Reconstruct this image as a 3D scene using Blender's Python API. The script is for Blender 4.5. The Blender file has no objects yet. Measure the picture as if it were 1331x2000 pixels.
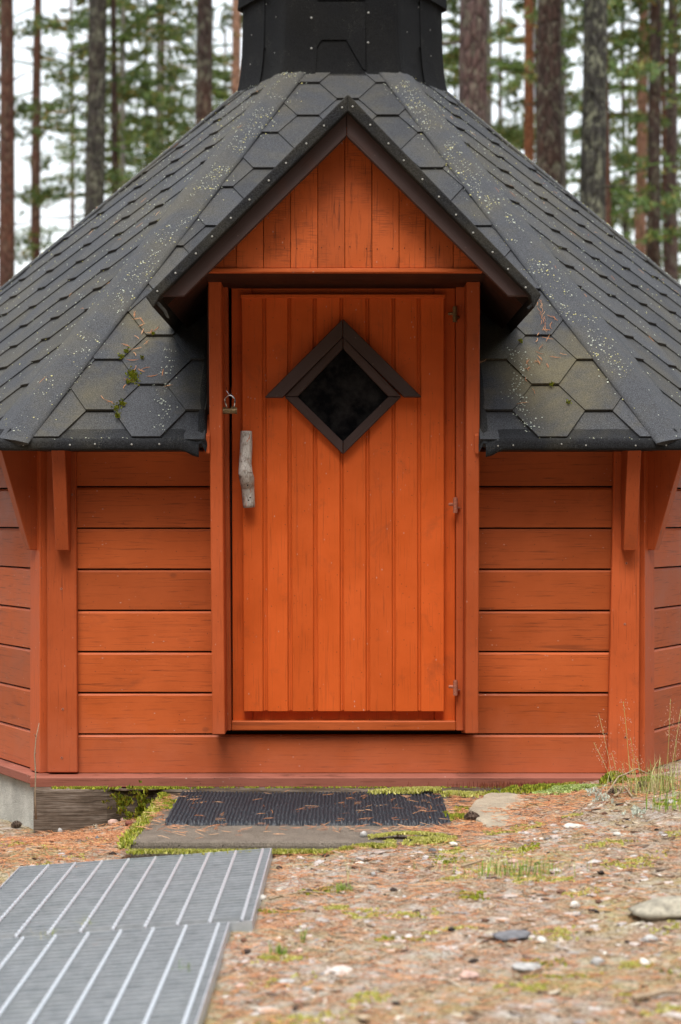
import bpy, bmesh, math, random
from mathutils import Vector, Matrix, noise
R = random.Random(7)
SC = bpy.context.scene
COL = SC.collection
# ------------------------------------------------------------ camera, sky, sun
F = 3500.0; CX = 669.0; CY = 1010.0; EYE = 1.05; DC = 8.2      # focal length in photo pixels, eye height, distance camera - hut centre
cam = bpy.data.cameras.new('camera'); camo = bpy.data.objects.new('camera', cam); COL.objects.link(camo)
camo.location = (0, -DC, EYE); camo.rotation_euler = (math.radians(90), 0, 0)
cam.sensor_fit = 'VERTICAL'; cam.sensor_height = 36; cam.lens = F/2000*36
cam.shift_x = -(CX-665.5)/2000; cam.shift_y = (CY-1000)/2000
cam.clip_start = .05; cam.clip_end = 2000
cam.dof.use_dof = True; cam.dof.focus_distance = 5.95; cam.dof.aperture_fstop = 2.95; cam.dof.aperture_blades = 7
SC.camera = camo
SUN_EL, SUN_AZ = 62, 12
w = bpy.data.worlds.new('World'); SC.world = w; w.use_nodes = True
nt = w.node_tree; nt.nodes.clear()
sky = nt.nodes.new('ShaderNodeTexSky'); sky.sky_type = 'NISHITA'; sky.sun_disc = False
sky.sun_elevation = math.radians(SUN_EL); sky.sun_rotation = math.radians(180-SUN_AZ); sky.air_density = 1.5; sky.dust_density = 4
b1 = nt.nodes.new('ShaderNodeBackground'); b1.inputs['Strength'].default_value = .05
b2 = nt.nodes.new('ShaderNodeBackground'); b2.inputs['Color'].default_value = (.94, .97, 1, 1)
# overcast sky: zenith three times as bright as the horizon
wt = nt.nodes.new('ShaderNodeTexCoord'); wx = nt.nodes.new('ShaderNodeSeparateXYZ'); nt.links.new(wt.outputs['Generated'], wx.inputs[0])
wm = nt.nodes.new('ShaderNodeMapRange'); wm.inputs['From Min'].default_value = 0; wm.inputs['From Max'].default_value = 1; wm.inputs['To Min'].default_value = .80; wm.inputs['To Max'].default_value = 1.25
nt.links.new(wx.outputs['Z'], wm.inputs['Value']); nt.links.new(wm.outputs[0], b2.inputs['Strength'])
ad = nt.nodes.new('ShaderNodeAddShader'); wo = nt.nodes.new('ShaderNodeOutputWorld')
nt.links.new(sky.outputs[0], b1.inputs['Color']); nt.links.new(b1.outputs[0], ad.inputs[0]); nt.links.new(b2.outputs[0], ad.inputs[1]); nt.links.new(ad.outputs[0], wo.inputs[0])
sl = bpy.data.lights.new('sun', 'SUN'); sl.energy = 2.6; sl.angle = math.radians(30); sl.color = (1, .96, .9)
so = bpy.data.objects.new('sun', sl); COL.objects.link(so)
sd = Vector((-math.sin(math.radians(SUN_AZ))*math.cos(math.radians(SUN_EL)), -math.cos(math.radians(SUN_AZ))*math.cos(math.radians(SUN_EL)), math.sin(math.radians(SUN_EL))))
so.rotation_euler = sd.to_track_quat('Z', 'Y').to_euler(); so.location = sd*30
SC.view_settings.view_transform = 'Standard'; SC.view_settings.look = 'None'; SC.view_settings.gamma = 1; SC.view_settings.exposure = .52
SC.cycles.max_bounces = 6; SC.cycles.diffuse_bounces = 3

# ------------------------------------------------------------ helpers
def P(px, py, D): return Vector(((px-CX)/F*D, D-DC, EYE+(CY-py)/F*D))
def sm(a, b, x):
    t = min(1, max(0, (x-a)/(b-a))); return t*t*(3-2*t)
class MB:
    def __init__(s): s.v = []; s.f = []
    def add(s, vs, fs):
        n = len(s.v); s.v += [tuple(v) for v in vs]; s.f += [tuple(i+n for i in f) for f in fs]; return s
    def prism(s, poly, ext):
        """poly: 3D points, ext: vector of extrusion"""
        n = len(poly); ext = Vector(ext); a = [Vector(p) for p in poly]
        nn = Vector((0, 0, 0))
        for i in range(n): nn += a[i].cross(a[(i+1) % n])
        if nn.dot(ext) > 0: a = a[::-1]
        return s.add(a+[p+ext for p in a], [tuple(range(n)), tuple(range(2*n-1, n-1, -1))]+[(i, i+n, (i+1) % n+n, (i+1) % n) for i in range(n)])
    def px(s, pts, D, th): return s.prism([P(x, y, D) for x, y in pts], (0, th, 0))
    def box(s, x0, x1, y0, y1, z0, z1): return s.prism([(x0, y0, z0), (x1, y0, z0), (x1, y0, z1), (x0, y0, z1)], (0, y1-y0, 0))
    def tube(s, pts, rs, k=8, cap=True):
        pts = [Vector(p) for p in pts]; n0 = len(s.v); vs = []
        up = Vector((.13, .21, 1)).normalized()
        for i, p in enumerate(pts):
            t = (pts[min(i+1, len(pts)-1)]-pts[max(i-1, 0)]).normalized()
            a = t.cross(up if abs(t.dot(up)) < .95 else Vector((1, 0, .1))).normalized(); b = t.cross(a)
            r = rs[i] if isinstance(rs, (list, tuple)) else rs
            for j in range(k):
                th = 2*math.pi*j/k; vs.append(p+a*math.cos(th)*r+b*math.sin(th)*r)
        fs = [(i*k+j, i*k+(j+1) % k, (i+1)*k+(j+1) % k, (i+1)*k+j) for i in range(len(pts)-1) for j in range(k)]
        if cap: fs += [tuple(range(k-1, -1, -1)), tuple((len(pts)-1)*k+j for j in range(k))]
        return s.add(vs, fs)
def root(name, loc, label, cat, group=None):
    o = bpy.data.objects.new(name, None); o.location = loc; o.empty_display_size = .1; COL.objects.link(o)
    o['label'] = label; o['category'] = cat
    if group: o['group'] = group
    return o
def worldloc(o):
    v = Vector((0, 0, 0))
    while o is not None: v += o.location; o = o.parent
    return v
def mk(name, mb, mat, parent=None, smooth=False, bevel=0, kind=None, seg=1, label=None):
    me = bpy.data.meshes.new(name); me.from_pydata(mb.v, [], mb.f); me.update()
    if smooth: me.polygons.foreach_set('use_smooth', [True]*len(me.polygons))
    me.materials.append(mat)
    o = bpy.data.objects.new(name, me); COL.objects.link(o)
    if parent is not None:
        o.parent = parent
        o.matrix_parent_inverse = Matrix.Translation(-worldloc(parent))
    if bevel:
        m = o.modifiers.new('bevel', 'BEVEL'); m.width = bevel; m.segments = seg; m.limit_method = 'ANGLE'
    if kind: o['kind'] = kind
    if label: o['label'] = label
    return o
def tag(o, label, cat, group=None):
    o['label'] = label; o['category'] = cat
    if group: o['group'] = group
    return o

# ------------------------------------------------------------ materials
def lin(r, g, b):
    c = lambda u: (u/255/12.92) if u <= 10 else ((u/255+.055)/1.055)**2.4
    return (c(r), c(g), c(b), 1)
class NM:
    def __init__(s, name, rough=.6, spec=.4):
        s.m = bpy.data.materials.new(name); s.m.use_nodes = True; s.t = s.m.node_tree
        s.b = s.t.nodes['Principled BSDF']; s.b.inputs['Roughness'].default_value = rough
        s.b.inputs['Specular IOR Level'].default_value = spec
        s.tc = s.n('TexCoord')
    def n(s, kind, **kw):
        nd = s.t.nodes.new('ShaderNode'+kind)
        for k, v in kw.items(): setattr(nd, k, v)
        return nd
    def l(s, a, b): s.t.links.new(a, b)
    def co(s, scale=(1, 1, 1), rot=None, rand=0):
        out = s.tc.outputs['Object']
        if rand:
            oi = s.n('ObjectInfo'); mu = s.n('Math', operation='MULTIPLY'); mu.inputs[1].default_value = rand
            s.l(oi.outputs['Random'], mu.inputs[0]); va = s.n('VectorMath', operation='ADD'); s.l(out, va.inputs[0]); s.l(mu.outputs[0], va.inputs[1]); out = va.outputs[0]
        if rot:
            mp = s.n('Mapping'); mp.inputs['Rotation'].default_value = rot; s.l(out, mp.inputs[0]); out = mp.outputs[0]
        mp = s.n('Mapping'); mp.inputs['Scale'].default_value = scale; s.l(out, mp.inputs[0]); return mp.outputs[0]
    def noise(s, co, scale, detail=4, rough=.6, dist=0):
        nd = s.n('TexNoise'); s.l(co, nd.inputs['Vector']); nd.inputs['Scale'].default_value = scale; nd.inputs['Detail'].default_value = detail
        nd.inputs['Roughness'].default_value = rough; nd.inputs['Distortion'].default_value = dist; return nd.outputs['Fac']
    def voro(s, co, scale, out='Distance', feat='F1'):
        nd = s.n('TexVoronoi', feature=feat); s.l(co, nd.inputs['Vector']); nd.inputs['Scale'].default_value = scale; return nd.outputs[out]
    def ramp(s, fac, stops):
        r = s.n('ValToRGB'); e = r.color_ramp.elements
        while len(e) < len(stops): e.new(.5)
        for el, (p, c) in zip(e, stops):
            el.position = p; el.color = c if isinstance(c, tuple) else (c, c, c, 1)
        s.l(fac, r.inputs[0]); return r.outputs[0]
    def mix(s, fac, a, b, mode='MIX'):
        m = s.n('Mix', data_type='RGBA', blend_type=mode)
        for sock, v in ((m.inputs[0], fac), (m.inputs[6], a), (m.inputs[7], b)):
            if isinstance(v, (int, float, tuple)): sock.default_value = v
            else: s.l(v, sock)
        return m.outputs[2]
    def math(s, op, a, b):
        m = s.n('Math', operation=op)
        for sock, v in ((m.inputs[0], a), (m.inputs[1], b)):
            if isinstance(v, (int, float)): sock.default_value = v
            else: s.l(v, sock)
        return m.outputs[0]
    def col(s, c):
        if isinstance(c, tuple): s.b.inputs['Base Color'].default_value = c
        else: s.l(c, s.b.inputs['Base Color'])
        return s
    def bump(s, h, strength=.3, dist=.002):
        b = s.n('Bump'); b.inputs['Strength'].default_value = strength; b.inputs['Distance'].default_value = dist
        s.l(h, b.inputs['Height']); s.l(b.outputs[0], s.b.inputs['Normal']); return s

def paint(name, base, grain='v', dark=.35, chips=.4, rough=.5, rotz=0, cracks=.5):
    m = NM(name, rough, .22)
    sc = {'v': (1, 1, .035), 'h': (.035, .035, 1)}[grain]
    rot = (0, rotz, 0) if rotz else None
    c = m.co(sc, rot, 13)
    g = m.noise(c, 190, 5, .65, .6)           # fine grain
    g2 = m.noise(c, 42, 4, .6, 1.2)
    plain = m.co((1, 1, 1), rot, 7)
    cloud = m.noise(plain, 5, 4, .6)
    oi = m.n('ObjectInfo')
    b = tuple(base)
    d = tuple(x*.62 for x in base[:3])+(1,)
    l = (base[0]*1.16, base[1]*1.3, base[2]*1.5, 1)
    col = m.mix(m.ramp(cloud, [(.3, 0.), (.72, 1.)]), d, l)
    col = m.mix(.62, col, b)
    # each piece a little different
    hv = m.n('HueSaturation'); m.l(col, hv.inputs['Color']); hv.inputs['Saturation'].default_value = 1
    m.l(m.math('ADD', m.math('MULTIPLY', oi.outputs['Random'], .34 if name != 'orange_red_door_paint' else .16), .84 if name != 'orange_red_door_paint' else .93), hv.inputs['Value']); col = hv.outputs[0]
    col = m.mix(m.math('MULTIPLY', m.ramp(g, [(.5, 1.), (.38, 0.)][::-1] if False else [(.30, 1.), (.44, 0.)]), dark), col, (.035, .012, .006, 1))
    col = m.mix(m.math('MULTIPLY', m.ramp(g2, [(.26, 1.), (.36, 0.)]), cracks), col, (.03, .012, .008, 1))
    # knots of worn grey-brown stain
    st = m.noise(m.co((1, 1, 1) if grain == 'v' else (.5, .5, 1), rot, 3), 9, 5, .7, .5)
    col = m.mix(m.math('MULTIPLY', m.ramp(st, [(.58, 0.), (.75, 1.)]), .30), col, (.10, .035, .02, 1))
    # little pale chips and bird-lime specks
    v = m.voro(m.co((1, 1, .6) if grain == 'v' else (.6, .6, 1), rot, 11), 55)
    gate = m.ramp(m.noise(plain, 16, 2), [(.53, 0.), (.61, 1.)])
    sp = m.math('MULTIPLY', m.ramp(v, [(.07, 1.), (.125, 0.)]), gate)
    col = m.mix(m.math('MULTIPLY', sp, chips), col, (.55, .42, .36, 1))
    v3 = m.voro(plain, 38)
    col = m.mix(m.math('MULTIPLY', m.ramp(v3, [(.05, 1.), (.085, 0.)]), .6), col, (.04, .02, .015, 1))
    kn = m.voro(m.co((.75, .75, 1) if grain == 'h' else (1, 1, .75), rot, 17), 6.5)
    kg = m.math('MULTIPLY', m.ramp(kn, [(.035, 1.), (.075, 0.)]), .42 if 'door' not in name else .12)
    col = m.mix(kg, col, (.12, .035, .015, 1))
    if 'boards' in name or 'posts' in name:      # rain splash has faded the lowest boards
        sx = m.n('SeparateXYZ'); m.l(m.tc.outputs['Object'], sx.inputs[0])
        zz = m.math('ADD', sx.outputs['Z'], m.math('MULTIPLY', m.noise(plain, 7, 4, .7), .35))
        col = m.mix(m.math('MULTIPLY', m.ramp(zz, [(.36, 1.), (.58, 0.)]), .30), col, (.50, .17, .10, 1))
    if name.endswith('gable'):
        sw = m.noise(m.co((.06, .06, 1), None, 9), 330, 2, .6); gt = m.ramp(m.noise(plain, 11, 3), [(.47, 0.), (.6, 1.)])
        col = m.mix(m.math('MULTIPLY', m.math('MULTIPLY', m.ramp(sw, [(.42, 1.), (.52, 0.)]), gt), .38), col, (.07, .022, .012, 1))
    m.col(col)
    m.bump(m.math('ADD', m.math('MULTIPLY', g, .6), g2), .35, .0012)
    m.l(m.ramp(cloud, [(.3, (rough-.08,)*3+(1,)), (.7, (rough+.15,)*3+(1,))]), m.b.inputs['Roughness'])
    return m.m
RED = (.45, .090, .020, 1); DOORC = (.62, .102, .016, 1); GAB = (.48, .094, .020, 1)
M = {}
M['wall'] = paint('red_paint_boards', RED, 'h', .6, .5, cracks=.5)
M['post'] = paint('red_paint_posts', (.45, .084, .021, 1), 'v', .35, .4)
M['door'] = paint('orange_red_door_paint', DOORC, 'v', .30, .55, .42, cracks=.30)
M['gable'] = paint('red_paint_gable', GAB, 'v', .75, .5, cracks=.9)
M['sill'] = paint('faded_red_trim', (.30, .10, .065, 1), 'h', .6, .8, .7)
M['sillt'] = paint('door_sill_paint', RED, 'h', .3, .8)
BR = (.062, .038, .034, 1)
M['brownL'] = paint('brown_stain_left', BR, 'v', .5, .15, .5, rotz=math.radians(-45), cracks=.3)
M['brownR'] = paint('brown_stain_right', BR, 'v', .5, .15, .5, rotz=math.radians(45), cracks=.3)
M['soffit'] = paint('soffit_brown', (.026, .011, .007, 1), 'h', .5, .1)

def felt(name, base=.046, dirt=.6, tint=(1, 1.05, 1.17)):
    m = NM(name, .85, .12 if base < .03 else .25)
    c = m.co()
    fine = m.noise(c, 330, 2, .8); med = m.noise(c, 120, 3, .7); big = m.noise(c, 3.2, 5, .6, .3)
    oi = m.n('ObjectInfo')
    d = tuple(base*.35*t for t in tint)+(1,); l = tuple(base*2.5*t for t in tint)+(1,)
    col = m.ramp(fine, [(.34, d), (.5, tuple(base*t for t in tint)+(1,)), (.66, l)])
    col = m.mix(m.math('MULTIPLY', m.ramp(med, [(.35, 0.), (.7, 1.)]), .35), col, tuple(base*1.7*t for t in tint)+(1,))
    hv = m.n('HueSaturation'); m.l(col, hv.inputs['Color']); m.l(m.math('ADD', m.math('MULTIPLY', oi.outputs['Random'], .35), .82), hv.inputs['Value']); col = hv.outputs[0]
    col = m.mix(m.math('MULTIPLY', m.ramp(big, [(.44, 0.), (.66, 1.)]), dirt), col, m.ramp(fine, [(.3, (.045, .038, .02, 1)), (.7, (.15, .13, .08, 1))]))
    v = m.voro(c, 260); gate = m.ramp(m.noise(c, 7, 4, .7), [(.55, 0.), (.70, 1.)])
    col = m.mix(m.math('MULTIPLY', m.math('MULTIPLY', m.ramp(v, [(.16, 1.), (.24, 0.)]), gate), .6), col, (.30, .30, .24, 1))
    m.col(col); m.bump(m.math('ADD', fine, m.math('MULTIPLY', med, .6)), .8, .0025)
    return m.m
M['mossfelt'] = felt('bitumen_shingle_mossy', .036, .9); M['felt'] = felt('bitumen_shingle', .036, .40); M['cap'] = felt('bitumen_ridge_cap', .036, .42); M['tower'] = felt('tower_felt', .0055, .03); M['band'] = felt('felt_edge_band', .014, .3)
def simple(name, c, rough=.6, metal=0, spec=.4, vary=0, sc=60, bump=.2):
    m = NM(name, rough, spec); m.b.inputs['Metallic'].default_value = metal
    n = m.noise(m.co(), sc, 4, .65)
    a = tuple(x*(1-vary) for x in c[:3])+(1,); b = tuple(min(1, x*(1+vary)) for x in c[:3])+(1,)
    m.col(m.ramp(n, [(.3, a), (.7, b)])); m.bump(n, bump, .002); return m.m
M['dark'] = simple('dark_void', (.012, .009, .008, 1), .9)
M['nail'] = simple('galvanised_nail', (.30, .30, .28, 1), .6, .2, vary=.2)
M['steel'] = simple('shackle_steel', (.7, .72, .76, 1), .25, 1, vary=.1)
M['brass'] = simple('weathered_brass', (.22, .15, .075, 1), .45, .6, vary=.5, sc=300)
M['hinge'] = simple('painted_hinge', (.42, .16, .10, 1), .5, .2, vary=.5, sc=250)
m = NM('window_glass_dark_inside', .06, .12); g = m.noise(m.co(), 14, 5, .7)  # opaque black pane: the unlit interior's darkness is put into its colour
m.col(m.ramp(g, [(.42, (.004, .004, .005, 1)), (.75, (.028, .026, .026, 1))])); m.l(m.ramp(g, [(.4, .05), (.8, .25)]), m.b.inputs['Roughness']); M['glass'] = m.m
# driftwood handle
m = NM('grey_driftwood', .7, .3); c = m.co((1, 1, .12)); g = m.noise(c, 240, 5, .7, .8); bg = m.noise(m.co(), 28, 4, .7)
col = m.ramp(g, [(.32, (.09, .07, .055, 1)), (.46, (.40, .365, .33, 1)), (.72, (.64, .61, .57, 1))])
col = m.mix(m.math('MULTIPLY', m.ramp(bg, [(.52, 0.), (.66, 1.)]), .75), col, (.15, .10, .07, 1))
gr = m.noise(m.co((1, 1, .25)), 60, 3, .6, 1); col = m.mix(m.math('MULTIPLY', m.ramp(gr, [(.62, 0.), (.66, 1.)]), .8), col, (.45, .13, .05, 1))
m.col(col); m.bump(g, .5, .001); M['drift'] = m.m
# weathered timber
m = NM('weathered_timber', .85, .2); c = m.co((.05, .05, 1)); g = m.noise(c, 160, 6, .7, .7); bg = m.noise(m.co((.5, 1, 1)), 6, 5, .7)
col = m.ramp(g, [(.30, (.02, .014, .01, 1)), (.48, (.13, .095, .07, 1)), (.72, (.30, .25, .21, 1))])
col = m.mix(m.math('MULTIPLY', m.ramp(bg, [(.42, 0.), (.62, 1.)]), .7), col, (.035, .025, .016, 1))
m.col(col); m.bump(g, .8, .004); M['timber'] = m.m
def concrete(name, c, pit=.5, spots=.6):
    m = NM(name, .9, .25); co = m.co(); a = m.noise(co, 9, 6, .7); f = m.noise(co, 300, 3, .7); v = m.voro(co, 70)
    col = m.ramp(a, [(.3, tuple(x*.6 for x in c)+(1,)), (.7, tuple(x*1.2 for x in c)+(1,))])
    col = m.mix(m.math('MULTIPLY', m.ramp(f, [(.38, 1.), (.5, 0.)]), spots), col, tuple(x*.3 for x in c)+(1,))
    col = m.mix(m.math('MULTIPLY', m.ramp(f, [(.60, 0.), (.7, 1.)]), .4), col, tuple(min(1, x*1.8) for x in c)+(1,))
    m.col(col); m.bump(m.math('ADD', f, m.ramp(v, [(.05, 0.), (.25, 1.)])), pit, .004); return m.m
M['concrete'] = concrete('foundation_concrete', (.56, .55, .50), .9, .35)
M['slab'] = concrete('step_concrete', (.21, .175, .14), .9, .9)
M['patch'] = concrete('pale_flagstone', (.42, .36, .27), .5, .4)
# island-varied materials
def island(name, stops, rough=.75, nsc=120, nmix=.35):
    m = NM(name, rough, .3); g = m.n('NewGeometry'); col = m.ramp(g.outputs['Random Per Island'], stops)
    n = m.noise(m.co(), nsc, 4, .7); col = m.mix(nmix, col, m.ramp(n, [(.3, (.02, .02, .02, 1)), (.75, (1, 1, 1, 1))]), 'OVERLAY')
    m.col(col); m.bump(n, .3, .001); return m.m
M['needle'] = island('fallen_needles', [(0, (.16, .06, .03, 1)), (.3, (.40, .15, .06, 1)), (.6, (.50, .22, .09, 1)), (.85, (.55, .33, .18, 1)), (1, (.30, .10, .05, 1))], .6)
M['gravel'] = island('mixed_gravel', [(0, (.16, .15, .15, 1)), (.25, (.34, .31, .29, 1)), (.5, (.46, .37, .32, 1)), (.75, (.40, .37, .36, 1)), (.95, (.52, .46, .42, 1)), (1, (.68, .64, .58, 1))], .7)
M['bark_bit'] = island('bark_flakes', [(0, (.07, .05, .04, 1)), (.3, (.22, .14, .085, 1)), (.7, (.37, .29, .20, 1)), (1, (.50, .46, .38, 1))], .8)
M['moss'] = island('green_moss', [(0, (.10, .13, .012, 1)), (.4, (.25, .30, .02, 1)), (.8, (.40, .42, .045, 1)), (1, (.30, .20, .03, 1))], .8, nmix=.2)
M['palemoss'] = island('pale_yellow_moss', [(0, (.32, .34, .05, 1)), (.5, (.52, .50, .12, 1)), (1, (.60, .55, .22, 1))], .8, nmix=.2)
M['leafgreen'] = island('green_lichen', [(0, (.20, .30, .05, 1)), (.5, (.40, .50, .14, 1)), (1, (.60, .62, .34, 1))], .8, nmix=.2)
M['redmoss'] = island('red_moss_stalks', [(0, (.12, .03, .02, 1)), (1, (.25, .07, .03, 1))], .8, nmix=.1)
M['lichen'] = island('yellow_lichen', [(0, (.42, .40, .14, 1)), (.35, (.60, .55, .22, 1)), (.6, (.45, .46, .36, 1)), (1, (.35, .37, .32, 1))], .85, nmix=.1)
M['greylichen'] = island('grey_lichen', [(0, (.38, .42, .36, 1)), (1, (.55, .58, .48, 1))], .85, nmix=.1)
M['grass'] = island('fresh_grass', [(0, (.10, .22, .015, 1)), (.6, (.22, .36, .03, 1)), (.85, (.38, .42, .10, 1)), (1, (.55, .47, .25, 1))], .5, nmix=.1)
M['drygrass'] = island('pale_grass', [(0, (.24, .30, .06, 1)), (.4, (.42, .44, .15, 1)), (1, (.62, .55, .33, 1))], .5, nmix=.1)
M['seed'] = island('pink_seed_heads', [(0, (.42, .20, .14, 1)), (1, (.60, .36, .25, 1))], .7, nmix=.1)
M['cone'] = island('pine_cone_scales', [(0, (.05, .03, .02, 1)), (.6, (.14, .09, .065, 1)), (1, (.28, .22, .17, 1))], .7)
M['foliage'] = island('pine_foliage', [(0, (.04, .08, .018, 1)), (.45, (.08, .14, .03, 1)), (.8, (.14, .20, .04, 1)), (.92, (.22, .19, .04, 1)), (1, (.32, .18, .05, 1))], .55, nmix=0)
M['foliage2'] = island('grey_green_foliage', [(0, (.05, .08, .04, 1)), (.6, (.10, .14, .07, 1)), (1, (.18, .20, .10, 1))], .6, nmix=0)
# mat
m = NM('black_rubber_mat', .42, .5); n = m.noise(m.co(), 260, 3, .7); m.col(m.ramp(n, [(.3, (.006, .007, .010, 1)), (.7, (.030, .034, .045, 1))])); m.b.inputs['Roughness'].default_value = .5; m.bump(n, .5, .002); M['mat'] = m.m
# galvanised steel
m = NM('galvanised_steel', .36, .5); m.b.inputs['Metallic'].default_value = .4; n = m.noise(m.co(), 22, 5, .7); v = m.voro(m.co(), 60, 'Color')
col = m.ramp(n, [(.3, (.35, .39, .425, 1)), (.7, (.54, .58, .62, 1))]); m.col(col); m.bump(n, .2, .002)
M['galv'] = m.m
m = NM('bright_galvanised_rod', .35, .6); m.b.inputs['Metallic'].default_value = .5; m.col((.55, .59, .63, 1)); M['rod'] = m.m
# ground
m = NM('forest_floor', .95, .15); c = m.co()
big = m.noise(c, 2.2, 5, .65, .6); mid = m.noise(c, 14, 5, .7, .3); fine = m.noise(c, 130, 4, .75); st = m.noise(m.co((.35, 1, 1)), 38, 4, .7, .5)
vc = m.voro(c, 65, 'Color'); vd = m.voro(c, 65)
col = m.ramp(fine, [(.30, (.035, .024, .016, 1)), (.46, (.20, .14, .09, 1)), (.68, (.50, .42, .32, 1))])  # the dark stop paints fine shadows between the litter into the colour
col = m.mix(m.math('MULTIPLY', m.ramp(st, [(.48, 0.), (.6, 1.)]), .55), col, m.ramp(fine, [(.3, (.19, .08, .04, 1)), (.7, (.56, .30, .17, 1))]))
col = m.mix(m.math('MULTIPLY', m.ramp(mid, [(.48, 0.), (.62, 1.)]), .65), col, m.ramp(fine, [(.3, (.26, .24, .22, 1)), (.7, (.62, .58, .53, 1))]))
col = m.mix(m.math('MULTIPLY', m.ramp(big, [(.50, 0.), (.66, 1.)]), .5), col, m.ramp(fine, [(.3, (.10, .09, .015, 1)), (.7, (.50, .42, .12, 1))]))
m.col(col); m.bump(m.math('ADD', m.math('MULTIPLY', vd, .6), m.math('ADD', fine, st)), .9, .008); M['ground'] = m.m
def bark(name, a, b, c3, lich=.0, sc=1):
    m = NM(name, .9, .15); co = m.co((1, 1, .28), None, 5)
    v = m.voro(co, 16*sc, 'Distance', 'DISTANCE_TO_EDGE'); n = m.noise(co, 30*sc, 5, .7, .5); big = m.noise(m.co((1, 1, .6), None, 9), 1.8, 4, .6)
    col = m.mix(m.ramp(n, [(.3, 0.), (.7, 1.)]), a, b)
    col = m.mix(m.math('MULTIPLY', m.ramp(big, [(.4, 0.), (.65, 1.)]), .6), col, c3)
    col = m.mix(m.math('MULTIPLY', m.ramp(v, [(.0, 1.), (.10, 0.)]), .7), col, tuple(x*.25 for x in a[:3])+(1,))
    if lich:
        l = m.noise(m.co((1, 1, .7), None, 4), 9, 6, .8, .4)
        col = m.mix(m.math('MULTIPLY', m.ramp(l, [(.50, 0.), (.60, 1.)]), lich), col, (.26, .27, .19, 1))
    m.col(col); m.bump(m.math('ADD', n, m.ramp(v, [(0, 0.), (.2, 1.)])), .9, .02); return m.m
BK = {
 'darklichen': bark('dark_lichen_bark', (.028, .025, .022, 1), (.06, .055, .05, 1), (.06, .045, .035, 1), .42),
 'red': bark('red_brown_bark', (.062, .032, .025, 1), (.125, .06, .043, 1), (.15, .06, .034, 1), .15),
 'dark': bark('dark_brown_bark', (.030, .021, .018, 1), (.068, .046, .040, 1), (.085, .04, .026, 1), .35),
 'lichen': bark('lichen_grey_bark', (.035, .033, .030, 1), (.075, .072, .066, 1), (.055, .052, .042, 1), .8),
 'tan': bark('tan_bark', (.20, .10, .065, 1), (.36, .19, .12, 1), (.40, .24, .17, 1), .1),
 'orange': bark('orange_bark', (.13, .05, .025, 1), (.26, .10, .045, 1), (.20, .08, .04, 1), .1),
 'grey': bark('pale_grey_bark', (.12, .11, .10, 1), (.22, .20, .18, 1), (.16, .13, .11, 1), .4),
 'purple': bark('purple_brown_bark', (.055, .038, .036, 1), (.125, .085, .08, 1), (.11, .06, .05, 1), .3),
}

# ------------------------------------------------------------ ground
def gz(x, y, fine=True):
    xx = max(-1.6, min(1.7, x))
    z = .105+.06*xx
    z -= .045*sm(-.45, -.95, x)*sm(-2.75, -2.35, y)*sm(.6, -.6, y)      # hollow by the foundation at the left
    z += .05*math.exp(-((x-1.15)/.45)**2-((y+3.0)/.7)**2)
    z -= .03*(sm(-.205, -.25, x) if y > -4.02 else sm(-.265, -.30, x))*sm(-3.08, -3.2, y)*sm(-1.6, -1.1, x)      # bed of the gratings
    d = math.hypot(x, y+3)
    z *= 1-sm(5, 14, d)
    if fine and d < 5:
        z += .012*noise.noise(Vector((x*2.3, y*2.3, 1)))+.009*noise.noise(Vector((x*9, y*9, 4)))+.006*noise.noise(Vector((x*31, y*31, 7)))
    return z
def axis(fine0, fine1, step, far):
    a = []; v = fine0
    while v <= fine1: a.append(v); v += step
    s = step; lo = fine0; hi = a[-1]; L = []; H = []
    while lo > -far: s *= 1.35; lo -= s; L.append(lo)
    s = step
    while hi < far: s *= 1.35; hi += s; H.append(hi)
    return L[::-1]+a+H
xs = axis(-1.5, 1.5, .02, 300); ys = axis(-5.2, -2.1, .02, 300)
g = MB(); nx = len(xs)
g.v = [(x, y, gz(x, y)) for y in ys for x in xs]
g.f = [(j*nx+i, j*nx+i+1, (j+1)*nx+i+1, (j+1)*nx+i) for j in range(len(ys)-1) for i in range(nx-1)]
mk('ground', g, M['ground'], kind='structure', smooth=True)

# ------------------------------------------------------------ the hut
hut = root('grill_hut', (0, 0, .1), 'orange-red hexagonal wooden grill hut with steep dark shingled roof', 'hut')
DW = 6.07; YW = DW-DC
CN = Vector((-1.005, YW, 0)); SD = Vector((-.515, .857, 0)).normalized(); SN = Vector((-.857, -.515, 0)).normalized()   # left corner, side direction, outward normal
def mir(v, s): return Vector((v[0]*-s, v[1], v[2])) if s > 0 else Vector(v)    # s=-1 left as is, s=+1 mirrored
def flip(mb, s):
    if s > 0: mb.v = [(-x, y, z) for x, y, z in mb.v]; mb.f = [f[::-1] for f in mb.f]
    return mb
joints = [940, 949, 1030, 1110, 1190.5, 1271, 1351, 1432, 1509]
jz = [EYE-(y-CY)/F*DW for y in joints]; jz[0] = 1.30
BT = .024
def hboard(a, b, z0, z1, n, th=BT):
    """horizontal board between a and b (front face line), rebated gap below, chamfered top"""
    mb = MB(); gap = .0055; ch = .0075; j = R.uniform(-.0008, .0008)
    prof = [(j, z0), (j, z1-gap-ch), (j-ch*.75, z1-gap), (-th, z1-gap), (-th, z0)]
    A = [Vector((a.x, a.y, 0))+n*o+Vector((0, 0, z)) for o, z in prof]
    return mb.prism(A, (b-a))
core = MB()
cpts = [(-1.0, YW+.03), (-1.0-.515*2.5, YW+.03+.857*2.5), (-1.0, 2.15), (1.0, 2.15), (1.0+.515*2.5, YW+.03+.857*2.5), (1.0, YW+.03)]
core.prism([(x*.985, y, .14) for x, y in cpts], (0, 0, 1.2))
mk('dark_wall_filler', core, M['dark'], hut)  # dark filler body, added inside the boards to block light
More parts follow.
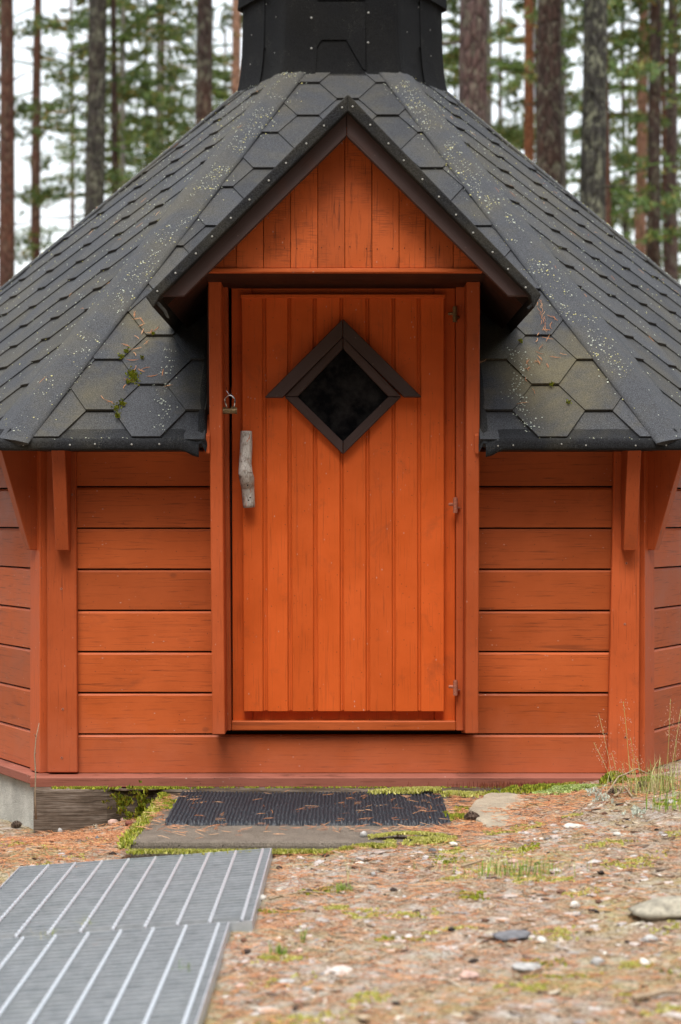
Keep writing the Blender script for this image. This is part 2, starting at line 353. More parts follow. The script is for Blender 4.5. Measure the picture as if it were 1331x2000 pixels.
for s in (-1, 1):
    fw = hut
    for k in range(8):
        z0, z1 = jz[k+1], jz[k]
        if k == 7: continue
        xa, xb = (-.915, -.405) if s < 0 else (.405, .93)
        mk('wall_board', hboard(Vector((xa, YW, 0)), Vector((xb, YW, 0)), z0, z1, Vector((0, -1, 0))), M['wall'], fw)
    for k in range(8):                                   # side wall boards
        a = CN+SD*.05; b = CN+SD*2.55
        mb = hboard(a, b, jz[k+1]+.006*s*0, jz[k], SN); mk('wall_board', flip(mb, s), M['wall'], hut)
    # corner boards
    if s < 0: mb = MB().px([(92, 870), (148.5, 870), (152, 1509), (93, 1509)], 6.045, .025)
    else: mb = MB().px([(1200, 872), (1251, 872), (1248, 1511), (1187, 1511)], 6.045, .025)
    mk('corner_board', mb, M['post'], hut, bevel=.003)
    mb = MB(); a = CN+SD*.002; b = CN+SD*.092
    mb.prism([a+SN*.02+Vector((0, 0, .184)), b+SN*.02+Vector((0, 0, .184)), b+SN*.02+Vector((0, 0, 1.3)), a+SN*.02+Vector((0, 0, 1.3))], -SN*.045)
    mk('corner_board', flip(mb, s), M['post'], hut, bevel=.002)
    # brackets under the eaves
    zb = EYE-(1075-CY)/F*6.0
    xc = -.937 if s < 0 else .9635
    prof = [(YW-.02, zb), (YW-.075, zb), (YW-.165, 1.285), (YW-.02, 1.285)]
    mk('eave_bracket', MB().prism([(xc-.0225, y, z) for y, z in prof], (.045, 0, 0)), M['post'], hut, bevel=.002)
    base = CN+SD*.028
    prof = [(.018, zb), (.045, zb), (.155, 1.30), (.018, 1.30)]
    mb = MB().prism([base+SN*o+Vector((0, 0, z)) for o, z in prof], SD*.045)
    mk('eave_bracket', flip(mb, s), M['post'], hut, bevel=.002)
    # foundation trim along the side wall, concrete foundation under it
    a = CN+SN*.05+SD*-.02; b = CN+SN*.05+SD*2.6
    mb = MB().prism([a+Vector((0, 0, .147)), b+Vector((0, 0, .147)), b+Vector((0, 0, .179)), a+Vector((0, 0, .179))], -SN*.08)
    mk('foundation_trim', flip(mb, s), M['sill'], hut, bevel=.003)
    a = CN+SN*.028+SD*-.01; b = CN+SN*.028+SD*2.6
    mb = MB().prism([a+Vector((0, 0, -.2)), b+Vector((0, 0, -.2)), b+Vector((0, 0, .146)), a+Vector((0, 0, .146))], -SN*.12)
    mk('foundation_block', flip(mb, s), M['concrete'], hut, bevel=.008, seg=2)
mk('wall_board', hboard(Vector((-.915, YW, 0)), Vector((.915, YW, 0)), jz[8], jz[7], Vector((0, -1, 0))), M['wall'], hut)
tr = MB(); zt0, zt1 = .147, .1795
N = 60
for i in range(N):      # slightly uneven trim
    x0 = -1.045+2.09*i/N; x1 = -1.045+2.09*(i+1)/N
secs = []
for i in range(N+1):
    x = -1.045+2.085*i/N; e = .0015*noise.noise(Vector((x*14, 3, 0))); e2 = .0018*noise.noise(Vector((x*9, 9, 0)))
    secs.append([(x, -2.2+e, zt0+e2), (x, -2.2+e, zt1-.004), (x, -2.196+e, zt1+e2*.5), (x, -2.13, zt1+.003), (x, -2.13, zt0)])
tr.v = [p for s_ in secs for p in s_]; tr.f = [(i*5+j, i*5+(j+1) % 5, (i+1)*5+(j+1) % 5, (i+1)*5+j) for i in range(N) for j in range(5)]+[(4, 3, 2, 1, 0), tuple(N*5+j for j in range(5))]
mk('foundation_trim', tr, M['sill'], hut)
tb = MB(); N = 120
for i in range(N+1):
    x = -1.025+1.95*i/N
    e = .006*noise.noise(Vector((x*6, 1, 0)))+.003*noise.noise(Vector((x*33, 1, 0))); rot = .035*sm(-.79, -.73, x)*sm(-.58, -.64, x)
    tb.v += [(x, -2.25+e+rot, -.15), (x, -2.252+e*.6+rot, .05), (x, -2.25+e*.3+rot, .138), (x, -2.246+e*.3+rot*.5, .1455-rot*.2), (x, -2.15, .1465), (x, -2.15, -.15)]
tb.f = [(i*6+j, i*6+(j+1) % 6, (i+1)*6+(j+1) % 6, (i+1)*6+j) for i in range(N) for j in range(6)]+[(5, 4, 3, 2, 1, 0), tuple(N*6+j for j in range(6))]
mk('foundation_timber', tb, M['timber'], hut)

# --- doorway: posts, casings, lintel, soffit
def pxp(name, pts, D, th, mat, parent, bev=.002, **k): return mk(name, MB().px(pts, D, th), mat, parent, bevel=bev, **k)
pxp('door_post', [(407, 533), (432, 533), (440, 1435), (415, 1435)], 5.91, .15, M['post'], hut, .003)
pxp('door_post', [(912, 533), (938, 533), (935, 1433), (909, 1433)], 5.91, .15, M['post'], hut, .003)
pxp('door_casing', [(431, 548), (445, 548), (452, 1427), (440, 1427)], 6.0400, .07, M['post'], hut)
pxp('door_casing', [(891.5, 548), (908, 548), (908, 1427), (891.5, 1427)], 6.0400, .07, M['post'], hut)
pxp('door_sill', [(452.5, 1408.5), (891, 1408.5), (891, 1427), (452.5, 1427)], 6.0400, .07, M['sillt'], hut, .003)
zs = EYE+(CY-532.5)/F*5.68
mk('porch_soffit', MB().box(-.47, .47, 5.705-DC, YW+.02, zs, zs+.02), M['soffit'], hut)
# cheeks of the porch
for s in (-1, 1):
    mk('porch_cheek', MB().prism([(s*.432, 5.985-DC, 1.27), (s*.432, 7.2-DC, 1.27), (s*.432, 7.2-DC, 1.9), (s*.432, 5.985-DC, 1.9)], (s*.02, 0, 0)), M['soffit'], hut)
for (x_, y_) in ((120, 1150), (123, 1385), (121, 1480), (1221, 1219), (1222, 1440), (141, 966), (1224, 1100)):
    q = P(x_, y_, 6.044); mk('screw_head', MB().tube([q, q+Vector((0, .003, 0))], .0045, 8), M['hinge'], hut)
    q = P(x_, y_, 6.0432); mk('screw_hole', MB().tube([q, q+Vector((0, .002, 0))], .0016, 6), M['dark'], hut)
# --- the door
door = bpy.data.objects.new('door', None); COL.objects.link(door); door.parent = hut; door.location = P(890, 1408, 6.0)-hut.location
door['label'] = 'orange-red plank door'
pxp('door_back', [(453, 556), (890, 556), (890, 1407.5), (455, 1407.5)], 6.0950, .02, M['door'], door, 0)
pxp('stile', [(452.5, 556), (492, 556), (494, 1407.5), (455, 1407.5)], 6.0750, .02, M['door'], door)
pxp('stile', [(848, 556), (889.5, 556), (889.5, 1407.5), (849, 1407.5)], 6.0750, .02, M['door'], door)
pxp('rail', [(492.6, 556), (847.4, 556), (847.4, 600), (492.6, 600)], 6.0760, .02, M['door'], door)
pxp('rail', [(494.6, 1370), (848.4, 1370), (848.4, 1407.5), (494.6, 1407.5)], 6.0760, .02, M['door'], door)
pxp('door_panel', [(474, 579), (866, 579), (866, 1387), (479, 1387)], 6.0530, .02, M['door'], door, 0)
ed = [(472, 513), (519.5, 562), (568, 612), (618.5, 664), (670, 714.5), (721, 766), (772, 815.5), (822, 868)]
for a, b in ed:
    pxp('door_board', [(a, 581), (b, 581), (b+(870-b)*.013*0+ (1 if b < 860 else 0), 1390), (a+(868-a)*.0115, 1390)], 6.0450, .028, M['door'], door, .0022)
    # double bead beside each tongue
for a, b in zip(ed[:-1], ed[1:]):
    xm = (a[1]+b[0])/2
    pxp('door_tongue', [(xm-1.6, 582), (xm+1.6, 582), (xm+2.2, 1388.5), (xm-.8, 1388.5)], 6.0505, .02, M['door'], door, .001)
pxp('drip_strip', [(470, 574.5), (870, 574.5), (870, 581.5), (470, 581.5)], 6.0300, .04, M['door'], door)
# window
wf = [((670, 658.5), (670, 680.5), (582, 774), (556.5, 774), 'brownL'), ((670.8, 658.5), (784, 774), (758.5, 774), (670.8, 680.5), 'brownR'),
      ((556.5, 775), (582, 775), (670, 862), (670, 887), 'brownR'), ((784, 775), (670.8, 887), (670.8, 862), (758.5, 775), 'brownL')]
for a, b, c, d, mm in wf: pxp('window_frame', [a, b, c, d], 6.0170, .03, M[mm], door)
pxp('window_hood', [(669.6, 623), (669.6, 657.5), (552, 776), (517, 776)], 6.0000, .045, M['brownL'], door)
pxp('window_hood', [(670.4, 623), (824, 775), (790, 775), (670.4, 657.5)], 6.0000, .045, M['brownR'], door)
pxp('pane', [(670, 676), (761, 774.5), (670, 866), (579, 774.5)], 6.0350, .006, M['glass'], door, 0)
# handle
hp = [((481.5, 843), .0), ((481.5, 860), -.004), ((481, 885), -.010), ((480, 905), -.020), ((481, 925), -.032), ((483.5, 936), -.024), ((484.5, 950), -.008), ((485.5, 968), -.003), ((487, 991), 0)]
pts = [P(x, y, 6.0170)+Vector((0, o, 0)) for (x, y), o in hp]
pts2 = []; rs = []
rr = [.0195, .0208, .0208, .0215, .0245, .0250, .0225, .0215, .0205]
for i in range(len(pts)-1):
    for t in (0, .25, .5, .75): pts2.append(pts[i].lerp(pts[i+1], t)); rs.append((rr[i]*(1-t)+rr[i+1]*t)*(1+.02*noise.noise(Vector((i+t, 3, 3)))))
pts2 = [pts2[0]+Vector((0, 0, .002))]+pts2+[pts[-1]]; rs = [rs[0]*.85]+rs+[rr[-1]*.97]
mk('handle', MB().tube(pts2, rs, 14), M['drift'], door, smooth=True, label='grey driftwood branch handle')
for (x, y) in ((484, 948), (486, 977), (489, 972)):
    q = P(x, y, 5.9690); mk('screw_hole', MB().tube([q, q+Vector((0, .004, 0))], .0028, 8), M['dark'], door)
def hinge(px, y0, y1, col):
    D = 6.0230; a, b = P(px, y0, D), P(px, y1, D); c = (a+b)/2; r = .0078
    mb = MB(); mb.tube([a, a+(c-a)*.96], r, 12); mb.tube([c-(c-a)*.02, b], r, 12)
    mb.tube([c+Vector((-.020, .012, .004)), c+Vector((-.006, .002, .004))], .0055, 8); mb.tube([c+Vector((.006, .002, -.008)), c+Vector((.014, .012, -.008))], .004, 8)
    mb.tube([a+Vector((0, 0, .003)), a], r*.8, 12)
    mk('hinge', mb, M[col], hut, smooth=False)
hinge(889, 600, 629, 'brass'); hinge(890, 973, 1002, 'hinge'); hinge(890, 1330, 1358, 'hinge')
# dark reveal between door and casing
# staple for the padlock
st = [P(443, 757, 5.955), P(443.5, 764, 5.95), P(448, 771, 5.945), P(450, 772, 5.945), P(452, 768, 5.95), P(452.5, 757, 5.96)]
mk('lock_staple', MB().tube(st, .0016, 6), M['steel'], hut, smooth=True)
pl = root('padlock', P(450, 803, 5.94), 'small tarnished brass padlock hanging open-shackled beside the door edge', 'padlock')
pl['label'] = 'small tarnished brass padlock hanging from a wire staple at the door edge'
arc = [P(444, 796, 5.94), P(440.5, 787, 5.94), P(439.5, 780, 5.94), P(442, 774.5, 5.94), P(448, 771.5, 5.94), P(454, 773.5, 5.94), P(459, 780, 5.94), P(459, 787, 5.94), P(457.5, 796, 5.94)]
mk('shackle', MB().tube(arc, .0027, 8), M['steel'], pl, smooth=True)
mb = MB(); mb.tube([P(434, 803.5, 5.94), P(463, 802.5, 5.94)], .0095, 14)
mk('lock_body', mb, M['brass'], pl, bevel=.0015)
mb = MB().px([(440, 800), (454, 800), (454, 807), (440, 807)], 5.9285, .004); mk('stamped_plate', mb, M['brass'], pl, bevel=.0006)
mb = MB(); mb.tube([P(460.5, 802.5, 5.94), P(463.5, 802.5, 5.94)], .0115, 14); mb.px([(435, 795), (442, 795), (442, 803), (435, 803)], 5.945, .01); mb.px([(451, 794), (461, 794), (461, 803), (451, 803)], 5.945, .01)
mk('lock_collar', mb, M['brass'], pl, bevel=.001)

# --- porch gable
gb = bpy.data.objects.new('porch_gable', None); COL.objects.link(gb); gb.parent = hut; gb.location = P(672, 532, 5.7)-hut.location
ge = [402, 462, 515, 568, 621, 674, 727, 780, 832, 886, 946]
top = lambda x: 243+.985*abs(x-677)
for a, b in zip(ge[:-1], ge[1:]):
    a_, b_ = a+.45, b-.45; D = 5.69+R.uniform(-.001, .001)
    pts = [(a_, 523.5), (a_, min(522, top(a_)))]
    if a_ < 677 < b_: pts.append((677, top(677)))
    pts += [(b_, min(522, top(b_))), (b_, 523.5)]
    pxp('gable_board', pts, D, .02, M['gable'], gb, .0012)
pxp('gable_back', [(412, 520), (677, 262), (942, 520)], 5.712, .012, M['dark'], gb, 0)
pxp('gable_trim', [(405, 524), (943, 524), (943, 532), (405, 532)], 5.678, .035, M['sillt'], gb, .002)
for i, a in enumerate(ge[1:-1]):
    for dx in (10, 41):
        if i in (0,) and dx == 10: continue
        q = P(a+dx+R.uniform(-3, 3), 484+R.uniform(-3, 3), 5.688); mk('nail_hole', MB().tube([q, q+Vector((0, .003, 0))], .0017, 6), M['dark'], gb)
pxp('barge_board', [(677, 215), (677, 265), (360, 578), (311, 578)], 5.6, .028, M['brownL'], gb, .002)
pxp('barge_board', [(677.8, 215), (1039, 578), (993, 578), (677.8, 265)], 5.6, .028, M['brownR'], gb, .002)
pxp('porch_roof_deck', [(677.4, 217), (313, 578), (328, 596), (677.4, 240)], 5.632, 1.45, M['soffit'], gb, 0)
pxp('porch_roof_deck', [(677.4, 217), (1037, 578), (1021, 596), (677.4, 240)], 5.632, 1.45, M['soffit'], gb, 0)
def roll(pts, D, name):
    o = pxp(name, pts, D, 1.55, M['band'], gb, .005, seg=2); return o
roll([(680, 183), (284, 579), (300, 602), (313, 578.5), (679.5, 217)], 5.565, 'porch_roof_felt')
roll([(680.3, 183), (679.8, 217), (1037, 578), (1043, 603), (1058, 574)], 5.565, 'porch_roof_felt')
# torn felt corners hanging below the ends
pxp('felt_corner', [(299, 586), (305, 583), (326, 607), (331, 622), (326, 620), (318, 607)], 5.572, .01, M['band'], gb, .001)
pxp('felt_corner', [(1044, 588), (1050, 585), (1046, 594), (1033, 605), (1029, 601)], 5.572, .01, M['band'], gb, .001)
nail = MB(); K = 8
nail.v = [(math.cos(i*math.tau/K)*.0033, 0, math.sin(i*math.tau/K)*.0033) for i in range(K)]+[(0, -.0018, 0)]; nail.f = [(i, K, (i+1) % K) for i in range(K)]
nme = None
def put_nail(p, parent, sc=1.0, rz=0):
    global nme
    if nme is None:
        nme = bpy.data.meshes.new('nail'); nme.from_pydata(nail.v, [], nail.f); nme.materials.append(M['nail'])
    o = bpy.data.objects.new('nail', nme); COL.objects.link(o); o.parent = parent; o.matrix_parent_inverse = Matrix.Translation(-worldloc(parent)); o.location = p; o.scale = (sc,)*3; o.rotation_euler = (0, 0, rz)
for i in range(11):
    t = (i+.25)/10.7; j = R.uniform(-3, 3)
    put_nail(P(679-386*t+j, 200+384*t+j*-.6, 5.563), gb); put_nail(P(682+362*t+j, 200+378*t+j*.6, 5.563), gb)

# ------------------------------------------------------------ main roof
EZ = 1.305
C = {k: Vector(v) for k, v in {'fl': (-1.117, -2.324, EZ), 'fr': (1.117, -2.324, EZ), 'sl': (-2.508, 0, EZ), 'sr': (2.508, 0, EZ), 'bl': (-1.117, 2.324, EZ), 'br': (1.117, 2.324, EZ),
     'Tfl': (-.2365, -.395, 2.994), 'Tfr': (.2365, -.395, 2.994), 'Tsl': (-.473, 0, 2.994), 'Tsr': (.473, 0, 2.994), 'Tbl': (-.2365, .395, 2.994), 'Tbr': (.2365, .395, 2.994)}.items()}
roof = bpy.data.objects.new('roof', None); COL.objects.link(roof); roof.parent = hut; roof.location = Vector((0, 0, EZ))-hut.location
def frame(A, B, T):
    u = (B-A).normalized(); n = u.cross(T-A).normalized()
    if n.z < 0: n = -n
    v = n.cross(u)
    if v.z < 0: v = -v
    return u, v, n
def clip(poly, a, b):
    """keep the side to the left of a->b (2D)"""
    out = []
    s = lambda p: (b[0]-a[0])*(p[1]-a[1])-(b[1]-a[1])*(p[0]-a[0])
    for i in range(len(poly)):
        p, q = poly[i], poly[(i+1) % len(poly)]; sp, sq = s(p), s(q)
        if sp >= 0: out.append(p)
        if (sp >= 0) != (sq >= 0):
            t = sp/(sp-sq); out.append((p[0]+(q[0]-p[0])*t, p[1]+(q[1]-p[1])*t))
    return out
def area(p): return abs(sum(p[i][0]*p[(i+1) % len(p)][1]-p[(i+1) % len(p)][0]*p[i][1] for i in range(len(p))))/2
EX, PER, HA, HB = .1435, .333, .0465, .12
def tiles(A, B, TB, TA, phase, front=False, inset=(0, 0)):
    u, v, n = frame(A, B, TA); W = (B-A).length
    loc = lambda p: ((p-A).dot(u), (p-A).dot(v))
    face = [loc(A), loc(B), loc(TB), loc(TA)]; H = loc(TA)[1]
    face = [(face[0][0]+inset[0]*1.05, 0), (face[1][0]-inset[1]*1.05, 0), (face[2][0]-inset[1]*1.05, H), (face[3][0]+inset[0]*1.05, H)]
    H = loc(TA)[1]; cnt = 0
    rows = int(H/EX)+1
    for r in range(rows):
        v0 = r*EX-EX*0
        c0 = phase+(PER/2 if r % 2 else 0)
        k = math.floor(-PER/PER)-1
        while True:
            uc = c0+k*PER; k += 1
            if uc > W+PER: break
            if uc < -PER: continue
            poly = [(uc-HA, v0), (uc+HA, v0), (uc+HB, v0+EX), (uc+HA, v0+2*EX), (uc-HA, v0+2*EX), (uc-HB, v0+EX)]
            if r == 0:      # starter row reaches down to the eave
                pass
            for i in range(4): poly = clip(poly, face[i], face[(i+1) % 4]) if len(poly) > 2 else []
            if len(poly) < 3: continue
            if front:
                X = uc+A.x; zc = A.z+v.z*(v0+EX); xs_ = [p[0]+A.x for p in poly]
                if all(abs(p[0]+A.x) < 2.36-(A.z+v.z*p[1])-.04 and A.z+v.z*p[1] > 1.72 for p in poly): continue
                if zc < 1.92:
                    if X < 0: poly = clip(poly, (-.455-A.x, 0), (-.455-A.x, 1))
                    else: poly = clip(poly, (.455-A.x, 1), (.455-A.x, 0))
            if len(poly) < 3 or area(poly) < .0006: continue
            lift = R.uniform(0, .0016 if front else .0006); gap = .0008
            cx = sum(p[0] for p in poly)/len(poly); cy = sum(p[1] for p in poly)/len(poly)
            hh = lambda vv: .002+.0105*(1-(vv-v0)/(2*EX))+lift
            mb = MB(); topv = [A+u*p[0]+v*p[1]+n*hh(p[1]) for p in poly]; bot = [q-n*.0085 for q in topv]
            m_ = len(poly)
            mb.add(topv+bot, [tuple(range(m_))]+[(i+m_, (i+1) % m_+m_, (i+1) % m_, i) for i in range(m_)])
            mk('shingle', mb, M['mossfelt' if front and r < 5 else 'felt'], roof); cnt += 1
    return cnt
ph = -.643+1.117
nt_ = tiles(C['fl'], C['fr'], C['Tfr'], C['Tfl'], ph, True, (.068, .068))
nt_ += tiles(C['sl'], C['fl'], C['Tfl'], C['Tsl'], .07, inset=(.04, .05))
nt_ += tiles(C['fr'], C['sr'], C['Tsr'], C['Tfr'], .21, inset=(.05, .04))
print('tiles', nt_)
# starter strips and decks
def deckpoly(pts2, A, u, v, n, name='roof_deck', mat='felt', top=.0015, th=.035):
    mk(name, MB().prism([A+u*p[0]+v*p[1]+n*top for p in pts2], -n*th), M[mat], roof)
u, v, n = frame(C['fl'], C['fr'], C['Tfl']); A = C['fl']
L2 = lambda X, z: (X-A.x, (z-A.z)/v.z)
hipx = lambda z: -1.117+(1.117-.2365)*(z-EZ)/(2.994-EZ)
deckpoly([L2(-1.117, EZ), L2(-.452, EZ), L2(-.452, 1.905), L2(hipx(1.905), 1.905)], A, u, v, n)
deckpoly([L2(.452, EZ), L2(1.117, EZ), L2(-hipx(1.905), 1.905), L2(.452, 1.905)], A, u, v, n)
deckpoly([L2(hipx(1.905), 1.905), L2(-hipx(1.905), 1.905), L2(.2365, 2.994), L2(-.2365, 2.994)], A, u, v, n)
for a, b, tb_, ta in (('sl', 'fl', 'Tfl', 'Tsl'), ('fr', 'sr', 'Tsr', 'Tfr'), ('bl', 'sl', 'Tsl', 'Tbl'), ('br', 'bl', 'Tbl', 'Tbr'), ('sr', 'br', 'Tbr', 'Tsr')):
    uu, vv, nn = frame(C[a], C[b], C[ta]); q = C[a]; f2 = [((p-q).dot(uu), (p-q).dot(vv)) for p in (C[a], C[b], C[tb_], C[ta])]
    deckpoly(f2, q, uu, vv, nn)
def eave_strip(a, b, v, n, name, roll0=0, roll1=0):
    d = (b-a); L = d.length; d = d.normalized(); out = Vector((v.x, v.y, 0)).normalized()*-1
    K = max(8, int(L/.02)); mb = MB(); prof = [(.05, .003, 0), (.0, .0045, 0), (-.008, .007, -.002), (-.016, .0, -.010), (-.017, 0, -.028), (-.013, 0, -.036), (-.006, 0, -.037), (.0, 0, -.02)]
    for i in range(K+1):
        p = a+d*(L*i/K); w1 = .0022*noise.noise(p*9)+.0012*noise.noise(p*40)
        dn = .022*(sm(.06, 0, L*i/K)*roll0+sm(L-.06, L, L*i/K)*roll1)
        for (s_, nn_, dz) in prof:
            q = p+v*max(s_, 0)+out*max(-s_, 0)+n*nn_+Vector((0, 0, dz))+out*w1+Vector((0, 0, w1-dn*(1 if s_ < .05 else .4)))
            mb.v.append(tuple(q))
    m_ = len(prof)
    mb.f = [(i*m_+j, i*m_+j+1, (i+1)*m_+j+1, (i+1)*m_+j) for i in range(K) for j in range(m_-1)]
    mk(name, mb, M['cap'] if False else M['band'], roof, smooth=True)
eave_strip(Vector((-1.14, -2.324, EZ)), Vector((-.47, -2.324, EZ)), v, n, 'eave_strip', 0, 1)
eave_strip(Vector((.47, -2.324, EZ)), Vector((1.14, -2.324, EZ)), v, n, 'eave_strip', 1, 0)
for a, b, t in (('sl', 'fl', 'Tfl'), ('fr', 'sr', 'Tfr'), ('bl', 'sl', 'Tbl'), ('sr', 'br', 'Tsr'), ('br', 'bl', 'Tbr')):
    uu, vv, nn = frame(C[a], C[b], C[t]); eave_strip(C[a], C[b], vv, nn, 'eave_strip')
# felt turned up against the porch posts, and trim under it
for s in (-1, 1):
    mb = MB(); K = 24
    for i in range(K+1):
        t = i/K; y = -2.325+t*.50; z = EZ+(y+2.324)*v.z/v.y+.012; e = .004*noise.noise(Vector((y*12, s, 0)))
        lipz = -.03*sm(.12, 0, t)
        mb.v += [(s*(.478+e), y, z+.004+lipz), (s*(.462+e), y-.003, z+.006+lipz), (s*(.450+e), y, z-.004+lipz*1.6), (s*(.447+e), y, z-.05)]
    mb.f = [(i*4+j, i*4+j+1, (i+1)*4+j+1, (i+1)*4+j)[::s] for i in range(K) for j in range(3)]
    mk('felt_edge', mb, M['band'], roof, smooth=True)
    mk('roof_end_board', MB().prism([(s*.449, -2.30, EZ-.045), (s*.449, -1.9, EZ-.045+.4*.875), (s*.449, -1.9, EZ+.4*.875+.02), (s*.449, -2.30, EZ+.012)], (-s*.012, 0, 0)), M['post'], roof)
mk('eave_soffit', MB().prism([C['fl']+Vector((.02, .02, -.034)), Vector((-.47, -2.30, EZ-.034)), Vector((-.47, -2.08, EZ-.034)), Vector((-.95, -2.08, EZ-.034))], (0, 0, .006)), M['soffit'], roof)
mk('eave_soffit', MB().prism([C['fr']+Vector((-.02, .02, -.034)), Vector((.95, -2.08, EZ-.034)), Vector((.47, -2.08, EZ-.034)), Vector((.47, -2.30, EZ-.034))], (0, 0, .006)), M['soffit'], roof)
# hip caps
def hipcap(E, T, n1, n2, d1, d2, w0=.1, w1=.088, low=0):
    ax = (T-E); L = ax.length; ax.normalize(); mb = MB(); K = 90
    p1 = (d1-ax*d1.dot(ax)).normalized(); p2 = (d2-ax*d2.dot(ax)).normalized(); nm = (n1+n2).normalized()
    for i in range(K+1):
        t = i/K; c = E+ax*(L*t-.006); wd = w0*(1-t)+w1*t; seam = .0022*(1-((t*9) % 1.0)) if False else 0
        ws = []
        for s_, h in (((1, .009), (1, .0150), (.8, .0155), (.55, .0150), (.28, .0125)) if low != 1 else ((1, .004), (1, .0150), (.8, .0158), (.55, .0150), (.28, .0125))): ws.append(c+p1*wd*s_+n1*(h+seam))
        ws.append(c+nm*(.0105+seam))
        for s_, h in (((.28, .0125), (.55, .0150), (.8, .0155), (1, .0150), (1, .009)) if low != 2 else ((.28, .0125), (.55, .0150), (.8, .0158), (1, .0150), (1, .004))): ws.append(c+p2*wd*s_+n2*(h+seam))
        for q in ws: mb.v.append(tuple(q+nm*(.0012*noise.noise(q*7)+.0004*noise.noise(q*30))))
    m_ = 11
    fs = [(i*m_+j, i*m_+j+1, (i+1)*m_+j+1, (i+1)*m_+j) for i in range(K) for j in range(m_-1)]
    a, b, c_ = [Vector(mb.v[k]) for k in fs[5][:3]]
    if (b-a).cross(c_-b).dot(nm) < 0: fs = [f[::-1] for f in fs]
    mb.f = fs+[tuple(range(m_))]
    o = mk('hip_cap', mb, M['cap'], roof, smooth=True)
nF = frame(C['fl'], C['fr'], C['Tfl'])[2]; nL = frame(C['sl'], C['fl'], C['Tfl'])[2]; nR = frame(C['fr'], C['sr'], C['Tfr'])[2]
nBL = frame(C['bl'], C['sl'], C['Tbl'])[2]; nBR = frame(C['sr'], C['br'], C['Tsr'])[2]
hipcap(C['fl'], C['Tfl'], nL, nF, C['sl']-C['fl'], C['fr']-C['fl'], low=1)
hipcap(C['fr'], C['Tfr'], nF, nR, C['fl']-C['fr'], C['sr']-C['fr'], low=2)
hipcap(C['sl'], C['Tsl'], nBL, nL, C['bl']-C['sl'], C['fl']-C['sl'])
hipcap(C['sr'], C['Tsr'], nR, nBR, C['fr']-C['sr'], C['br']-C['sr'])
for i in (0, 1, 3, 4, 6, 7):
    put_nail(Vector((-1.12+.075*i+R.uniform(-.02, .02), -2.3445, EZ-.019+R.uniform(-.003, .003))), roof); put_nail(Vector((.5+.078*i+R.uniform(-.02, .02), -2.3445, EZ-.019+R.uniform(-.003, .003))), roof, .85)

# ------------------------------------------------------------ smoke tower
tw = bpy.data.objects.new('smoke_tower', None); COL.objects.link(tw); tw.parent = hut; tw.location = Vector((0, 0, 2.95))-hut.location
def hexring(rad, z, off=0, k=8):
    """rounded hexagon, returns points; starts at the middle of the front face"""
    pts = []; ap = rad*.866; rc = .055*rad/.47
    for i in range(6):
        a0 = math.radians(-90+60*i); a1 = math.radians(-60+60*i)
        c = Vector((math.cos(a1), math.sin(a1)))*(rad-rc/math.cos(math.radians(30)))
        m0 = Vector((math.cos(a0), math.sin(a0)))*ap
        pts.append((m0.x, m0.y))
        for j in range(k+1):
            th = a0+math.radians(60)*j/k; pts.append((c.x+rc*math.cos(th), c.y+rc*math.sin(th)))
    return [((x*(1+off/rad)), y*(1+off/rad), z) for x, y in pts]
prof = [(2.86, 1.17), (2.93, 1.10), (2.98, 1.055), (3.03, 1.03), (3.09, 1.012), (3.16, 1.0), (3.3, .992), (3.5, .985), (3.72, .98)]
RT = .468
def ringwall(prof, off=0, cap=False):
    mb = MB(); n_ = None
    for z, s_ in prof:
        r = hexring(RT*s_, z, off); n_ = len(r); mb.v += r
    mb.f = [(i*n_+j, i*n_+(j+1) % n_, (i+1)*n_+(j+1) % n_, (i+1)*n_+j) for i in range(len(prof)-1) for j in range(n_)]
    if cap: mb.f.append(tuple((len(prof)-1)*n_+j for j in range(n_)))
    return mb
mk('tower_wall', ringwall(prof), M['tower'], tw, smooth=True)
mk('tower_collar', ringwall([(3.372, 1.0), (3.370, 1.035), (3.40, 1.03), (3.75, 1.0), (3.78, .9)], .004, True), M['tower'], tw)
mk('tower_hat', ringwall([(3.86, 1.3), (3.88, 1.3), (4.25, .1)], 0, True), M['tower'], tw)
for a in range(3):
    th = math.radians(30+120*a); mk('hat_post', MB().tube([(.38*math.cos(th), .38*math.sin(th), 3.7), (.38*math.cos(th), .38*math.sin(th), 3.9)], .02, 8), M['tower'], tw)
def perim(s, z, off):
    """point on the tower skin: s metres along the perimeter from the front middle"""
    sc_ = None
    for (z0, s0), (z1, s1) in zip(prof[:-1], prof[1:]):
        if z0 <= z <= z1: sc_ = s0+(s1-s0)*(z-z0)/(z1-z0)
    sc_ = sc_ or (prof[0][1] if z < prof[0][0] else prof[-1][1])
    ring = [Vector(p) for p in hexring(RT*sc_, z, off)]
    sg = 1 if s >= 0 else -1; s = abs(s)*sc_; i = 0; pts = ring if sg > 0 else [ring[0]]+ring[:0:-1]
    while True:
        d = (pts[(i+1) % len(pts)]-pts[i % len(pts)]).length
        if s <= d: return pts[i % len(pts)].lerp(pts[(i+1) % len(pts)], s/d if d else 0)
        s -= d; i += 1
